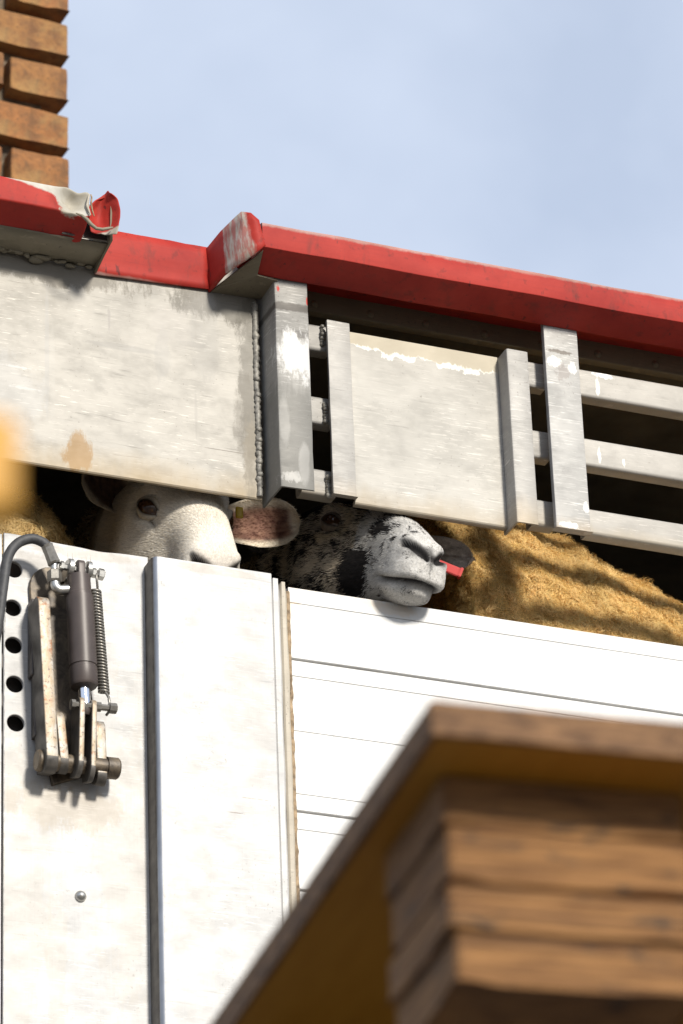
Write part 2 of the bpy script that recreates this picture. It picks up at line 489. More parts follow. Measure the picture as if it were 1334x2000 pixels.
# shell: roof, far side, ends, decks
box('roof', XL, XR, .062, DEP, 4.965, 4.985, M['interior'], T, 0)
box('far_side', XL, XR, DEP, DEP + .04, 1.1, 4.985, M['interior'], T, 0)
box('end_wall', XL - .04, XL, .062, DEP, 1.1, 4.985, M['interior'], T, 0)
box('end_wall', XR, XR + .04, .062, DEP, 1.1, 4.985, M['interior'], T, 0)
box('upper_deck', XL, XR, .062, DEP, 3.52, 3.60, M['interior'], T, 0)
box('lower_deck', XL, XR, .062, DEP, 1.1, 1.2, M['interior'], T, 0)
box('lower_side', XL, XR, .0, .058, 1.1, 2.96, M['white_panel'], T, .004)
box('chassis_beam', XL + .1, XR - .1, .35, .50, .80, 1.098, M['steel_dark'], T, .01)
box('chassis_beam', XL + .1, XR - .1, 1.45, 1.60, .80, 1.098, M['steel_dark'], T, .01)
for wx in (-1.6, 2.1, 3.3):
    for wy in (.15, 1.55):
        w = rod('wheel', (wx, wy, .5), (wx, wy + .28, .5), [(0, .30), (.0, .46), (.03, .5), (.25, .5), (.28, .46), (.28, .30)], M['rubber'], T, 36)
        rod('rim', (wx, wy - .004, .5), (wx, wy + .27, .5), [(0, .10), (.01, .16), (.07, .18), (.07, .26), (0, .295), (.02, .298), (.27, .298)], M['zinc'], w, 32)
    tube('axle', [(wx, .18, .5), (wx, 1.80, .5)], .06, M['steel_dark'], T)
    box('axle_hanger', wx - .05, wx + .05, .37, .48, .45, .81, M['steel_dark'], T, .005)
    box('axle_hanger', wx - .05, wx + .05, 1.47, 1.58, .45, .81, M['steel_dark'], T, .005)

# upper panel on the left of the vent, with a folded lower edge
prof = [(0, 4.476), (0, 4.966), (.004, 4.966), (.004, 4.480), (.0075, 4.479), (.0075, 4.4735), (.002, 4.4735)]
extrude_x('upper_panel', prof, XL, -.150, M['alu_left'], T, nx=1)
# weld bead up its right edge
bm = bmesh.new()
pts, rr = [], []
z = 4.478
while z < 4.875:
    rr.append(.0046 + .0016 * abs(math.sin(z * 260)) + random.uniform(-.0008, .0012))
    pts.append((-.1535 + random.uniform(-.0012, .0012), -.001, z))
    z += .0035
tube_bm(bm, pts, rr, 8)
for i in range(9):
    zz = random.uniform(4.49, 4.72)
    bmesh.ops.create_icosphere(bm, subdivisions=1, radius=random.uniform(.004, .007), matrix=Matrix.Translation((-.1535, -.005, zz)))
me = from_bm(bm, 'weld_bead'); sharp_smooth(me, 60)
link('weld_bead', me, M['weld'], T)

# posts
def post(x0, x1, yf, yb, z0, z1, mat, bev=.004, wob=.0):
    bm = bmesh.new()
    box_bm(bm, x0, x1, yf, yb, z0, z1)
    if wob:
        ver = [e for e in bm.edges if abs(e.verts[0].co.z - e.verts[1].co.z) > .1]
        bmesh.ops.subdivide_edges(bm, edges=ver, cuts=14, use_grid_fill=True)
    bmesh.ops.bevel(bm, geom=[e for e in bm.edges if len(e.link_faces) == 2 and e.calc_face_angle(0) > .8], offset=bev, segments=2, profile=.6, affect='EDGES')
    if wob:
        for v in bm.verts:
            d = mnoise.noise(Vector((v.co.x * 8, 3.1, v.co.z * 14))) * wob
            v.co.y += d
            if v.co.y < yf + .02:
                v.co.x += d * .7
    me = from_bm(bm, 'post'); sharp_smooth(me, 50)
    return link('post', me, mat, T)
post(1.20, 1.268, -.070, -.036, 4.471, 4.935, M['alu_post'], .005, .002)
post(2.00, 2.068, -.070, -.036, 4.471, 4.935, M['alu_post'], .005, .002)
post(2.80, 2.868, -.070, -.036, 4.471, 4.935, M['alu_post'], .005, .002)
post(3.60, 3.668, -.070, -.036, 4.471, 4.935, M['alu_post'], .005, .002)
def channel(x0, x1, yf, yb, z0, z1, mat, th=.004, wob=0.):
    r_ = .004
    pl_ = [(x0, yb), (x0, yf + r_), (x0 + r_ * .3, yf + r_ * .3), (x0 + r_, yf), (x1 - r_, yf), (x1 - r_ * .3, yf + r_ * .3), (x1, yf + r_), (x1, yf + th), (x0 + th, yf + th), (x0 + th, yb)]
    bm = bmesh.new()
    n = 18
    R_ = []
    for i in range(n + 1):
        z = z0 + (z1 - z0) * i / n
        row = []
        for (x, y) in pl_:
            d = mnoise.noise(Vector((x * 8, 3.1, z * 14))) * wob + mnoise.noise(Vector((x * 30, 9.1, z * 45))) * wob * .4
            row.append(bm.verts.new((x + d * .7 * (y < yf + .02), y + d * (y < yf + .02), z)))
        R_.append(row)
    m_ = len(pl_)
    for a, b in zip(R_[:-1], R_[1:]):
        for j in range(m_):
            bm.faces.new((a[j], a[(j + 1) % m_], b[(j + 1) % m_], b[j]))
    bm.faces.new(R_[0]); bm.faces.new(R_[-1])
    me = from_bm(bm, 'post'); sharp_smooth(me, 40)
    return link('post', me, mat, T)
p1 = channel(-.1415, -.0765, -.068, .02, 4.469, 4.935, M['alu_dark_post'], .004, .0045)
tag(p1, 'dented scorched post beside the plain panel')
p2 = post(-.0265, .0175, -.031, -.0235, 4.4905, 4.846, M['alu_post'], .002, .003)
p3 = channel(.3115, .355, -.062, -.005, 4.476, 4.831, M['alu_post'], .004, .0015)
p4 = post(.3845, .4525, -.071, -.0585, 4.471, 4.935, M['alu_post_chip'], .003, .002)
# weld lumps where the short slats meet the second post
for zz in (4.825, 4.665, 4.515):
    bm = bmesh.new()
    for j in range(7):
        bmesh.ops.create_icosphere(bm, subdivisions=2, radius=random.uniform(.0035, .006), matrix=Matrix.Translation((-.0275, -.010 + random.uniform(-.004, .004), zz - .018 + j * .006)))
    me = from_bm(bm, 'weld_lump'); sharp_smooth(me, 60)
    link('weld_lump', me, M['weld'], T)
# vent panel: front sheet with folded edge, rolled bottom
prof = [(-.022, 4.486), (-.022, 4.834), (-.018, 4.834), (-.018, 4.490), (-.010, 4.488), (-.010, 4.482), (-.018, 4.482), (-.0205, 4.4835)]
extrude_x('vent_panel', prof, .0178, .3112, M['alu_mid'], T)
# slats: short ones in the slots, long ones on the right
def slat(x0, x1, yf, yb, z0, z1, mat):
    r = .006
    prof = []
    for cy, cz, a0 in ((yf + r, z0 + r, 180), (yb - r, z0 + r, 270), (yb - r, z1 - r, 0), (yf + r, z1 - r, 90)):
        for q in range(4):
            a = rad(a0 + q * 30)
            prof.append((cy + r * math.cos(a), cz + r * math.sin(a)))
    return extrude_x('slat', prof, x0, x1, mat, T, smooth=40)
for z0, z1 in ((4.794, 4.848), (4.643, 4.6985), (4.499, 4.551)):
    slat(-.0762, -.0120, -.006, .024, z0, z1, M['alu_post'])
for z0, z1 in ((4.777, 4.830), (4.630, 4.687), (4.4905, 4.544)):
    slat(.3552, .3990, -.0355, -.006, z0, z1, M['alu_post'])
for z0, z1 in ((4.762, 4.8185), (4.6175, 4.674), (4.477, 4.5285)):
    slat(.4527, XR, -.058, -.026, z0, z1, M['alu_slat'])
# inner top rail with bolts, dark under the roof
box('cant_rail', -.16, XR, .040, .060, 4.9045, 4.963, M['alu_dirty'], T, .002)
for i, bx_ in enumerate((-.02, .09, .2, .3185, .434, .5493, .6678, .79, .91, 1.03)):
    rod('bolt_head', (bx_, .0405, 4.919), (bx_, .035, 4.919), [(0, .0075), (.002, .0075), (.004, .005), (.005, .002)], M['alu_dirty'], T, 10)

# red roof edge, right section
def no_chips(k, xyz, edge): return k.math('MULTIPLY', k.rng(k.math('ADD', xyz[2], k.math('MULTIPLY', edge, .012)), 4.958, 4.963), .45)
M['red_right'] = mat_red('red_paint_right', no_chips)
NS = 60
lipR = [(.06, 4.968), (.0, 4.968), (-.120, 4.9625), (-.1285, 4.960), (-.130, 4.9575), (-.1305, 4.9125), (-.1298, 4.9108), (-.128, 4.9100), (-.076, 4.8885), (-.0712, 4.8885), (-.0712, 4.935), (.04, 4.945), (.06, 4.945)]
extrude_x('roof_edge', lipR, -.186, XR, M['red_right'], T, nx=NS, jit=.0022, smooth=30)
# its bent left end plate (loft of edge lines, thickened)
def chipsE(k, xyz, edge):
    yy = k.math('ADD', xyz[1], k.math('MULTIPLY', k.math('SUBTRACT', edge, .5), .012))
    a = k.math('MULTIPLY', k.rng(yy, -.126, -.122), k.rng(yy, -.066, -.062, 1, 0))
    b = k.math('MULTIPLY', k.rng(k.noise(k.mapping((40, 40, 8)), 3, 4, .6), .45, .6), .9)
    return k.math('MULTIPLY', a, k.math('ADD', .35, k.math('MULTIPLY', b, .65)))
M['red_end'] = mat_red('red_paint_end', chipsE)
rows = [((-.247, .0, 4.9625), (-.240, .0, 4.880)), ((-.2445, -.02, 4.965), (-.2385, -.018, 4.879)),
        ((-.236, -.055, 4.975), (-.2315, -.055, 4.884)), ((-.224, -.105, 4.9795), (-.221, -.092, 4.886)),
        ((-.219, -.120, 4.982), (-.212, -.106, 4.890)), ((-.206, -.130, 4.976), (-.197, -.122, 4.899)), ((-.193, -.1335, 4.961), (-.182, -.133, 4.913))]
bm = bmesh.new()
grid = []
for (a, b) in rows:
    a, b = Vector(a), Vector(b)
    grid.append([bm.verts.new(a.lerp(b, j / 6) + mnoise.noise_vector(a * 20 + Vector((j, 0, 0))) * .0012) for j in range(7)])
for r0, r1 in zip(grid[:-1], grid[1:]):
    for j in range(6):
        bm.faces.new((r0[j], r0[j + 1], r1[j + 1], r1[j]))
me = from_bm(bm, 'roof_edge_end')
sharp_smooth(me, 22)
o = link('roof_edge_end', me, M['red_end'], T)
md = o.modifiers.new('thick', 'SOLIDIFY'); md.thickness = .004; md.offset = 0
# grimy gusset closing the underside of that end
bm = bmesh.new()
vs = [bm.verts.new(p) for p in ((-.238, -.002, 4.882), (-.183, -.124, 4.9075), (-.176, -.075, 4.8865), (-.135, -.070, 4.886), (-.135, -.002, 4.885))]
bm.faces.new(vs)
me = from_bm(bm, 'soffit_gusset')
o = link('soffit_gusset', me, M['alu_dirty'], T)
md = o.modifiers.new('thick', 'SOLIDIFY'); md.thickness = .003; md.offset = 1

# red band on the wall between the two roof edges
def chipsB(k, xyz, edge):
    zz = k.math('ADD', xyz[2], k.math('MULTIPLY', k.math('SUBTRACT', edge, .5), .012))
    return k.math('MULTIPLY', k.rng(zz, 4.874, 4.880, 1, 0), .5)
M['red_band'] = mat_red('red_paint_band', chipsB)
bm = bmesh.new()
nx, nz = 14, 6
gv = [[bm.verts.new((-.458 + .218 * i / nx, -.004 - .004 * (j > 2) + mnoise.noise(Vector((i * .5, j, 0))) * .0016, 4.872 + .010 * i / nx + (.965 - .872 - .010 * i / nx) * j / nz + mnoise.noise(Vector((i, 9, j))) * .0012))
       for j in range(nz + 1)] for i in range(nx + 1)]
for i in range(nx):
    for j in range(nz):
        bm.faces.new((gv[i][j], gv[i + 1][j], gv[i + 1][j + 1], gv[i][j + 1]))
top = [gv[i][nz] for i in range(nx + 1)]
back = [bm.verts.new((v.co.x, .062, 4.972)) for v in top]
for i in range(nx):
    bm.faces.new((top[i], top[i + 1], back[i + 1], back[i]))
me = from_bm(bm, 'red_band')
o = link('red_band', me, M['red_band'], T, True)
md = o.modifiers.new('thick', 'SOLIDIFY'); md.thickness = .003; md.offset = 1

# roof edge, left section: long sheet whose right end is crushed
def chipsL(k, xyz, edge):
    e = k.math('SUBTRACT', edge, .5)
    a = k.rng(k.math('ADD', xyz[0], k.math('MULTIPLY', e, .085)), -.572, -.566)
    zz = k.math('ADD', xyz[2], k.math('ADD', k.math('MULTIPLY', e, .014), k.math('MULTIPLY', k.math('ADD', xyz[0], .66), .22)))
    b = k.math('MULTIPLY', k.rng(zz, 4.958, 4.962), k.rng(xyz[1], -.06, -.05, 1, 1))
    a = k.math('MULTIPLY', a, k.rng(k.math('ADD', xyz[2], k.math('MULTIPLY', e, .016)), 4.9085, 4.9105))
    return k.math('MAXIMUM', a, k.math('MINIMUM', b, k.rng(xyz[0], -.70, -.64)))
M['red_left'] = mat_red('red_paint_left', chipsL)
lipL = [(.06, 4.970), (-.04, 4.969), (-.112, 4.963), (-.126, 4.961), (-.1295, 4.957), (-.130, 4.946), (-.1305, 4.935), (-.1305, 4.924), (-.1305, 4.9135), (-.1295, 4.9105), (-.118, 4.9065), (-.105, 4.901), (-.09, 4.895), (-.076, 4.8895)]
bm = bmesh.new()
xs = [XL] + list(np.linspace(-1.2, -.62, 12)) + list(np.linspace(-.61, -.508, 34))
rows = []
for x in xs:
    row = []
    u = min(max((x + .61) / .12, 0), 1)
    for j, (y, z) in enumerate(lipL):
        p = Vector((x, y, z))
        p += mnoise.noise_vector(Vector((x * 14, y * 20, z * 20))) * .0018
        if u > 0:
            # big hollow pressed into the front face, ridges round it
            d = ((x + .538) / .026) ** 2 + ((z - 4.938) / .020) ** 2
            hol = math.exp(-d) * (1 if y < -.1 else .3)
            p.y += .030 * hol
            p.z += (.010 * math.exp(-((x + .545) / .02) ** 2) + .012 * math.exp(-((x + .512) / .012) ** 2) - .018 * u ** 3) * max(0, min(1, (z - 4.915) / .045))
            # lower lip sags and curls forward towards the end
            low = max(0, min(1, (4.925 - z) / .03))
            p.z += low * (-.006 * u ** 2 + .004 * math.exp(-((x + .535) / .012) ** 2))
            p.y += low * (.006 * u ** 2 + .004 * math.sin(x * 190) * u)
            p += mnoise.noise_vector(Vector((x * 50, y * 50, z * 50))) * (.0032 * u)
        row.append(bm.verts.new(p))
    rows.append(row)
for r0, r1 in zip(rows[:-1], rows[1:]):
    for j in range(len(lipL) - 1):
        bm.faces.new((r0[j], r0[j + 1], r1[j + 1], r1[j]))
me = from_bm(bm, 'crushed_roof_edge')
o = link('crushed_roof_edge', me, M['red_left'], T, True)
tag(o, 'crushed left end of the red roof edge, paint flaked to bare metal')
md = o.modifiers.new('thick', 'SOLIDIFY'); md.thickness = .0035; md.offset = -1
md = o.modifiers.new('sub', 'SUBSURF'); md.levels = 1; md.render_levels = 2
# soffit behind it (bare grimy metal) and sealant lumps along the wall
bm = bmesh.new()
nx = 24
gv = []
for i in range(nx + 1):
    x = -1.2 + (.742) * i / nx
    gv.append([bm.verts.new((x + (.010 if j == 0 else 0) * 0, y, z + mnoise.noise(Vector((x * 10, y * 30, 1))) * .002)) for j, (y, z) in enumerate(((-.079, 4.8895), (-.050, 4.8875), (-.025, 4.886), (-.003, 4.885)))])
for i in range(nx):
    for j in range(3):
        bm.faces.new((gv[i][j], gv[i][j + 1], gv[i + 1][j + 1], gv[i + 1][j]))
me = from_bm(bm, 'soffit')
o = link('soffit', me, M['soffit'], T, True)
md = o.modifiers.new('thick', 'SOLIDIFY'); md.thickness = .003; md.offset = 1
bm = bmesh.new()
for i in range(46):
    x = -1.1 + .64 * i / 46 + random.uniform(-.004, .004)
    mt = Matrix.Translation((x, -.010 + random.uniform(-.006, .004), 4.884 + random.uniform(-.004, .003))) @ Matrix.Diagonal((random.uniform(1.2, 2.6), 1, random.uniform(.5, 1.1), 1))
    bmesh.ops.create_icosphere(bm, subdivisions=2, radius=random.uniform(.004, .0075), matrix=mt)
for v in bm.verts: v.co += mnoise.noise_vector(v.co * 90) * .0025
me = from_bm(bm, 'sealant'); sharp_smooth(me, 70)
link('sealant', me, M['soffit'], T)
# torn curled red flap at the end: hollow half-shell facing forward
bm = bmesh.new()
gv = []
for i in range(13):
    a = i / 12
    row = []
    for j in range(13):
        b = j / 12
        # b: bottom->top, a: left->right
        w = math.sqrt(max(0, 1 - max(0, (b - .42) / .58) ** 2.6)) * (1 - .22 * max(0, (.42 - b) / .42))
        x = -.4790 + (a - .5) * .052 * w + .003 * (b - .5) + .006 * (1 - w)
        zz = 4.886 + .084 * b - .006 * math.cos(a * math.pi * 2) * b + .010 * (1 - b) * (.5 - a)
        y = -.128 + .022 * math.sin(math.pi * a) * (math.sin(math.pi * b) * .8 + .2) + .022 * (1 - a) * (1 - b * .3) - .004 * a
        row.append(bm.verts.new(Vector((x, y, zz)) + mnoise.noise_vector(Vector((a * 6, b * 6, 3))) * .0018))
    gv.append(row)
for i in range(12):
    for j in range(12):
        bm.faces.new((gv[i][j], gv[i + 1][j], gv[i + 1][j + 1], gv[i][j + 1]))
def chipsF(k, xyz, edge):
    e = k.math('SUBTRACT', edge, .5)
    return k.rng(k.math('ADD', xyz[2], k.math('SUBTRACT', k.math('MULTIPLY', e, .012), k.math('MULTIPLY', k.math('ADD', xyz[0], .48), .35))), 4.888, 4.892, 1, 0)
M['red_flap'] = mat_red('red_paint_flap', chipsF)
me = from_bm(bm, 'torn_flap')
o = link('torn_flap', me, M['red_flap'], T, True)
md = o.modifiers.new('thick', 'SOLIDIFY'); md.thickness = .003; md.offset = 0
md = o.modifiers.new('sub', 'SUBSURF'); md.levels = 1; md.render_levels = 2
# dark end web under the flap, running back to the wall
bm = bmesh.new()
vs = [bm.verts.new(p) for p in ((-.466, -.118, 4.893), (-.457, -.095, 4.890), (-.456, -.050, 4.886), (-.457, -.004, 4.874), (-.458, -.004, 4.965), (-.464, -.118, 4.955))]
bm.faces.new(vs)
me = from_bm(bm, 'end_web')
o = link('end_web', me, M['alu_dirty'], T)
md = o.modifiers.new('thick', 'SOLIDIFY'); md.thickness = .004; md.offset = 0
tube('torn_rim', [(-.535, -.131, 4.909), (-.524, -.130, 4.907), (-.515, -.132, 4.899), (-.508, -.133, 4.890), (-.498, -.131, 4.885), (-.487, -.133, 4.884), (-.476, -.134, 4.888), (-.467, -.130, 4.894)], [.001, .0025, .0035, .0035, .003, .003, .0026, .0012], M['soffit'], T, 8, 60)
tube('torn_rim', [(-.507, -.112, 4.966), (-.508, -.124, 4.956), (-.511, -.127, 4.944), (-.513, -.126, 4.932), (-.511, -.130, 4.920), (-.508, -.131, 4.910)], [.001, .0018, .002, .0024, .002, .001], M['trim'], T, 8, 60)
tube('torn_rim', [(-.500, -.110, 4.967), (-.502, -.120, 4.955), (-.5045, -.124, 4.94), (-.5035, -.126, 4.925), (-.500, -.127, 4.912)], [.001, .0016, .0018, .0016, .001], M['joint_dirt'], T, 8, 60)
# dark sheet standing in for the shade between torn sheet and flap
box('hollow_shade', -.545, -.462, -.086, -.082, 4.893, 4.962, M['steel_dark'], T, 0)

# ---- lower left panel with a row of holes
holes = [(-.5954, 4.2802), (-.5971, 4.2069), (-.5952, 4.1368), (-.5933, 4.0645), (-.5915, 3.9929)]
hole_r = .0152
def rail_top(x): return 4.3425 + .006 * math.exp(-((x + .60) / .06) ** 2) - .003 * math.exp(-((x + .44) / .03) ** 2)
out_l = [(-.613, 3.0), (-.353, 3.0)] + [(x, rail_top(x)) for x in np.linspace(-.353, -.613, 26)]
plate('lower_panel', [out_l] + [circle(x, z, hole_r) for x, z in holes], .034, .008, M['white_panel'], T, .0015)
out_l = [(XL, 3.0), (-.616, 3.0), (-.616, 4.345), (XL, 4.345)]
plate('lower_panel', [out_l], .034, .008, M['white_panel'], T, .0015)
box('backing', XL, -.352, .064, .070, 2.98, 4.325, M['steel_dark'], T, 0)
# dome rivet
rod('rivet', (-.4801, .030, 3.6941), (-.4801, .018, 3.6941), [(0, .0098), (.003, .0096), (.006, .0082), (.009, .005), (.0105, .002)], M['zinc'], T, 20, 80)

# ---- proud middle panel: rounded left return
r = .012
prof = []
yf, yb = -.014, .031
xl, xr = -.360, -.1415
pl = [(xl, yb), (xl, yf + r)] + [(xl + r - r * math.cos(rad(a)), yf + r - r * math.sin(rad(a))) for a in (15, 30, 45, 60, 75)] + [(xl + r, yf), (xr - .002, yf), (xr, yf + .002), (xr, yb)]
bm = bmesh.new()
lo = [bm.verts.new((x - .0, y, 3.0)) for x, y in pl]
hi = [bm.verts.new((x, y, 4.3225)) for x, y in pl]
for i in range(len(pl) - 1):
    bm.faces.new((lo[i], lo[i + 1], hi[i + 1], hi[i]))
bm.faces.new(hi); bm.faces.new(lo)
me = from_bm(bm, 'folded_panel'); sharp_smooth(me, 40)
fo = link('folded_panel', me, M['white_panel'], T)
me.materials.append(M['bare_edge'])
me.materials.append(M['bar_side'])
for p in me.polygons:
    if abs(p.normal.z) < .5 and p.normal.x < -.25: p.material_index = 1 if p.normal.x > -.9 else 2  # left face darkened by colour to carry its shade

# ---- trim strips between the folded panel and the boards
def strip(name, x0, x1, yf, yb, z1, mat):
    bm = bmesh.new()
    n = 60
    L = []
    for i in range(n + 1):
        z = 3.0 + (z1 - 3.0) * i / n
        w = mnoise.noise(Vector((x0 * 50, 0, z * 11))) * .0014
        q = .0 if i < n else -.003
        L.append([bm.verts.new(p) for p in ((x0 + .0 - q, yb, z), (x0 + .001 - q, yf + .003, z), (x0 + .004, yf, z), (x1 - .004 + w, yf + w * .5, z), (x1 + w + q, yf + .004, z), (x1 + q, yb, z))])
    for a, b in zip(L[:-1], L[1:]):
        for j in range(5):
            bm.faces.new((a[j], a[j + 1], b[j + 1], b[j]))
    bm.faces.new(L[-1])
    me = from_bm(bm, name); sharp_smooth(me, 40)
    return link(name, me, mat, T)
strip('trim_strip', -.1410, -.124, -.007, .03, 4.3185, M['white_panel'])
strip('trim_strip', -.1235, -.109, -.003, .03, 4.316, M['trim'])
# crusty sealant bead filling the joint
bm = bmesh.new()
pts = [(-.1035 + mnoise.noise(Vector((1, z * 40, 0))) * .0016, .014 + mnoise.noise(Vector((z * 30, 4, 0))) * .002, z) for z in np.arange(3.2, 4.312, .007)]
tube_bm(bm, pts, [.0052 + .0014 * mnoise.noise(Vector((0, 0, p[2] * 90))) for p in pts], 7)
me = from_bm(bm, 'joint_bead'); sharp_smooth(me, 60)
link('joint_bead', me, M['joint_dirt'], T)

# ---- white boards: grooved extrusions
zj = [4.3210, 4.1815, 3.8945, 3.7500, 3.463, 3.176, 2.965]
grooves = {0: (4.2905,), 1: (4.1490, 4.0450, 3.9270), 2: (3.8610,), 3: (3.7165, 3.6125, 3.4955), 4: (3.4305, 3.326, 3.209), 5: (3.14, 3.04)}
for i in range(6):
    z1, z0 = zj[i] - (.0 if i == 0 else .0018), zj[i + 1] + .0018
    prof = [(.048, z0), (.0222, z0), (.0205, z0 + .0012)]
    for gz in sorted(grooves[i]):
        prof += [(.0205, gz - .0012), (.0226, gz), (.0205, gz + .0012)]
    prof += [(.0205, z1 - .0012), (.0222, z1), (.048, z1)]
    extrude_x('board', prof, -.0975, XR, M['white_plank'], T)
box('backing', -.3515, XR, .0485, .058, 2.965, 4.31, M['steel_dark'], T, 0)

# ------------------------------------------------------------------ latch ram on the left panel (part of the trailer)
H = empty('latch_ram', (0, 0, 0))
H.parent = T
cxm, cym = -.4955, -.026
def arc(cx, cz, r, a0, a1, n=10):
    return [(cx + r * math.cos(rad(a0 + (a1 - a0) * i / n)), cz + r * math.sin(rad(a0 + (a1 - a0) * i / n))) for i in range(n + 1)]
# round-topped back plate
plate('back_plate', [[(-.5680, 4.215)] + arc(-.530, 4.250, .040, 180, 0)[:] + [(-.480, 4.20), (-.455, 4.02), (-.448, 3.92), (-.53, 3.885), (-.548, 3.97), (-.562, 4.08)]], .025, .010, M['greasy'], H)
# slot rail to the left of the bar
box('slot_rail', -.5715, -.5665, .006, .029, 4.075, 4.218, M['steel_dark'], H, .002)
box('slot_rail', -.5655, -.5600, .010, .029, 3.965, 4.085, M['steel_dark'], H, .002)
def bar(name, x0, x1, xs_, yf, yb, z0, z1, mat, rtop=.014, lean=0.0):
    """upright flat standing off the panel; outline in YZ, thickness in X; leans in x with height"""
    rr_ = min(rtop, abs(yb - yf) * .45)
    rb = min(.022, abs(yb - yf) * .48)
    o2 = [(yb, z0 + .01)] + [(yf + rb - rb * math.sin(rad(a)), z0 + rb - rb * math.cos(rad(a))) for a in range(0, 91, 15)] + \
         [(yf + rr_ - rr_ * math.cos(rad(a)), z1 - rr_ + rr_ * math.sin(rad(a))) for a in range(0, 91, 15)] + [(yb, z1)]
    me = outline_mesh(name, [o2], x1 - x0, .0018)
    # outline_mesh maps (a,b)->(x=a, z=b), thickness in y; turn it so a -> y and thickness -> x
    for v in me.vertices:
        y_, t_, z_ = v.co.x, v.co.y, v.co.z
        f = (z_ - z0) / (z1 - z0)
        v.co = ((x0 + x1) / 2 + t_ + lean * (f - .5), y_, z_)
    me.flip_normals()
    sharp_smooth(me, 40)
    o_ = link(name, me, mat, H)
    if mat is M['worn']:
        me.materials.append(M['bar_side'])
        for p in me.polygons:
            c0 = p.center
            p.material_index = 0 if (p.normal.y < -.55 and c0.z > z0 + .026) or p.normal.z > .6 else 1  # worn fronts stay pale; sides get their shade as a darker colour
    return o_
bar('side_bar', -.5665, -.5455, 0, -.036, .020, 3.888, 4.206, M['worn'], .016, -.016)
bar('lug', -.5345, -.5190, 0, -.022, .020, 3.895, 4.005, M['worn'], .02, -.010)
bar('lug', -.4655, -.4480, 0, -.016, .020, 3.884, 4.000, M['worn'], .02, -.004)
bar('clevis_arm', -.5040, -.4945, 0, -.040, .008, 3.884, 4.026, M['worn'], .012, .004)
bar('clevis_arm', -.4825, -.4735, 0, -.040, .008, 3.878, 4.024, M['worn'], .012, .004)
rod('pivot_pin', (-.568, -.006, 3.912), (-.424, -.006, 3.916), [(0, .016), (.003, .0185), (.02, .0185), (.02, .0155), (.122, .0155), (.122, .0185), (.141, .0185), (.144, .016)], M['greasy'], H, 22)
# cylinder
rod('ram_cylinder', (-.4985, cym, 4.256), (-.4905, cym, 4.046),
    [(0, .015), (.002, .0195), (.035, .0205), (.036, .0215), (.041, .0215), (.042, .0235), (.170, .0240), (.171, .0225), (.174, .0225), (.175, .0240), (.204, .0240), (.208, .0215), (.209, .012)], M['cylinder'], H, 32)
rod('piston_rod', (-.4906, cym, 4.049), (-.4890, cym, 4.012), [(0, .0102), (.037, .0100)], M['chrome'], H, 24)
rod('rod_eye', (-.4893, cym, 4.024), (-.4880, cym, 3.996), [(0, .0065), (.004, .0098), (.022, .0098), (.028, .006)], M['cylinder'], H, 20)
# top ears and bolt
bar('ram_ear', -.5020, -.4895, 0, -.036, -.012, 4.245, 4.285, M['cylinder'], .010)
for xx in (-.5175, -.4850):
    rod('clevis_disc', (xx, -.022, 4.271), (xx + .010, -.022, 4.2708), [(0, .013), (.0015, .0155), (.0085, .0155), (.010, .013)], M['zinc'], H, 24)
    bar('clevis_lug', xx + .001, xx + .009, 0, -.024, .022, 4.256, 4.286, M['zinc'], .010)
rod('top_bolt', (-.531, -.022, 4.2715), (-.452, -.022, 4.2665), [(0, .007), (.001, .0095), (.006, .0095), (.006, .006), (.058, .006), (.058, .0088), (.064, .0088), (.0645, .0058), (.069, .0058), (.069, .0105), (.078, .0105), (.0795, .008)], M['zinc'], H, 6, 20)
rod('lower_bolt', (-.517, cym - .006, 4.010), (-.433, cym - .006, 4.0135), [(0, .006), (.001, .0092), (.008, .0092), (.008, .0055), (.045, .0055), (.045, .0088), (.053, .0088), (.053, .0058), (.068, .0058), (.068, .0098), (.080, .0098), (.0815, .0075)], M['spring'], H, 8, 25)
# extension spring
pts = []
turns, s0, s1 = 34, Vector((-.4672, -.022, 4.236)), Vector((-.4540, -.022, 4.044))
for i in range(turns * 10 + 1):
    f = i / (turns * 10)
    a = 2 * math.pi * i / 10
    pts.append(s0.lerp(s1, f) + Vector((math.cos(a) * .0082, math.sin(a) * .0082, 0)))
tube('spring', pts, .00232, M['spring'], H, 6, 80)
tube('spring_hook', [s0 + Vector((.004, 0, .0)), s0 + Vector((.001, -.006, .010)), s0 + Vector((-.001, -.008, .022)), s0 + Vector((.003, -.004, .034)), s0 + Vector((.006, .004, .038)), s0 + Vector((.007, .010, .030))], .0022, M['spring'], H, 7, 80)
tube('spring_hook', [s1 + Vector((0, -.006, 0)), s1 + Vector((.004, -.012, -.012)), s1 + Vector((.005, -.014, -.026)), s1 + Vector((.005, -.008, -.038)), s1 + Vector((.004, .0, -.040))], .0024, M['spring'], H, 7, 80)
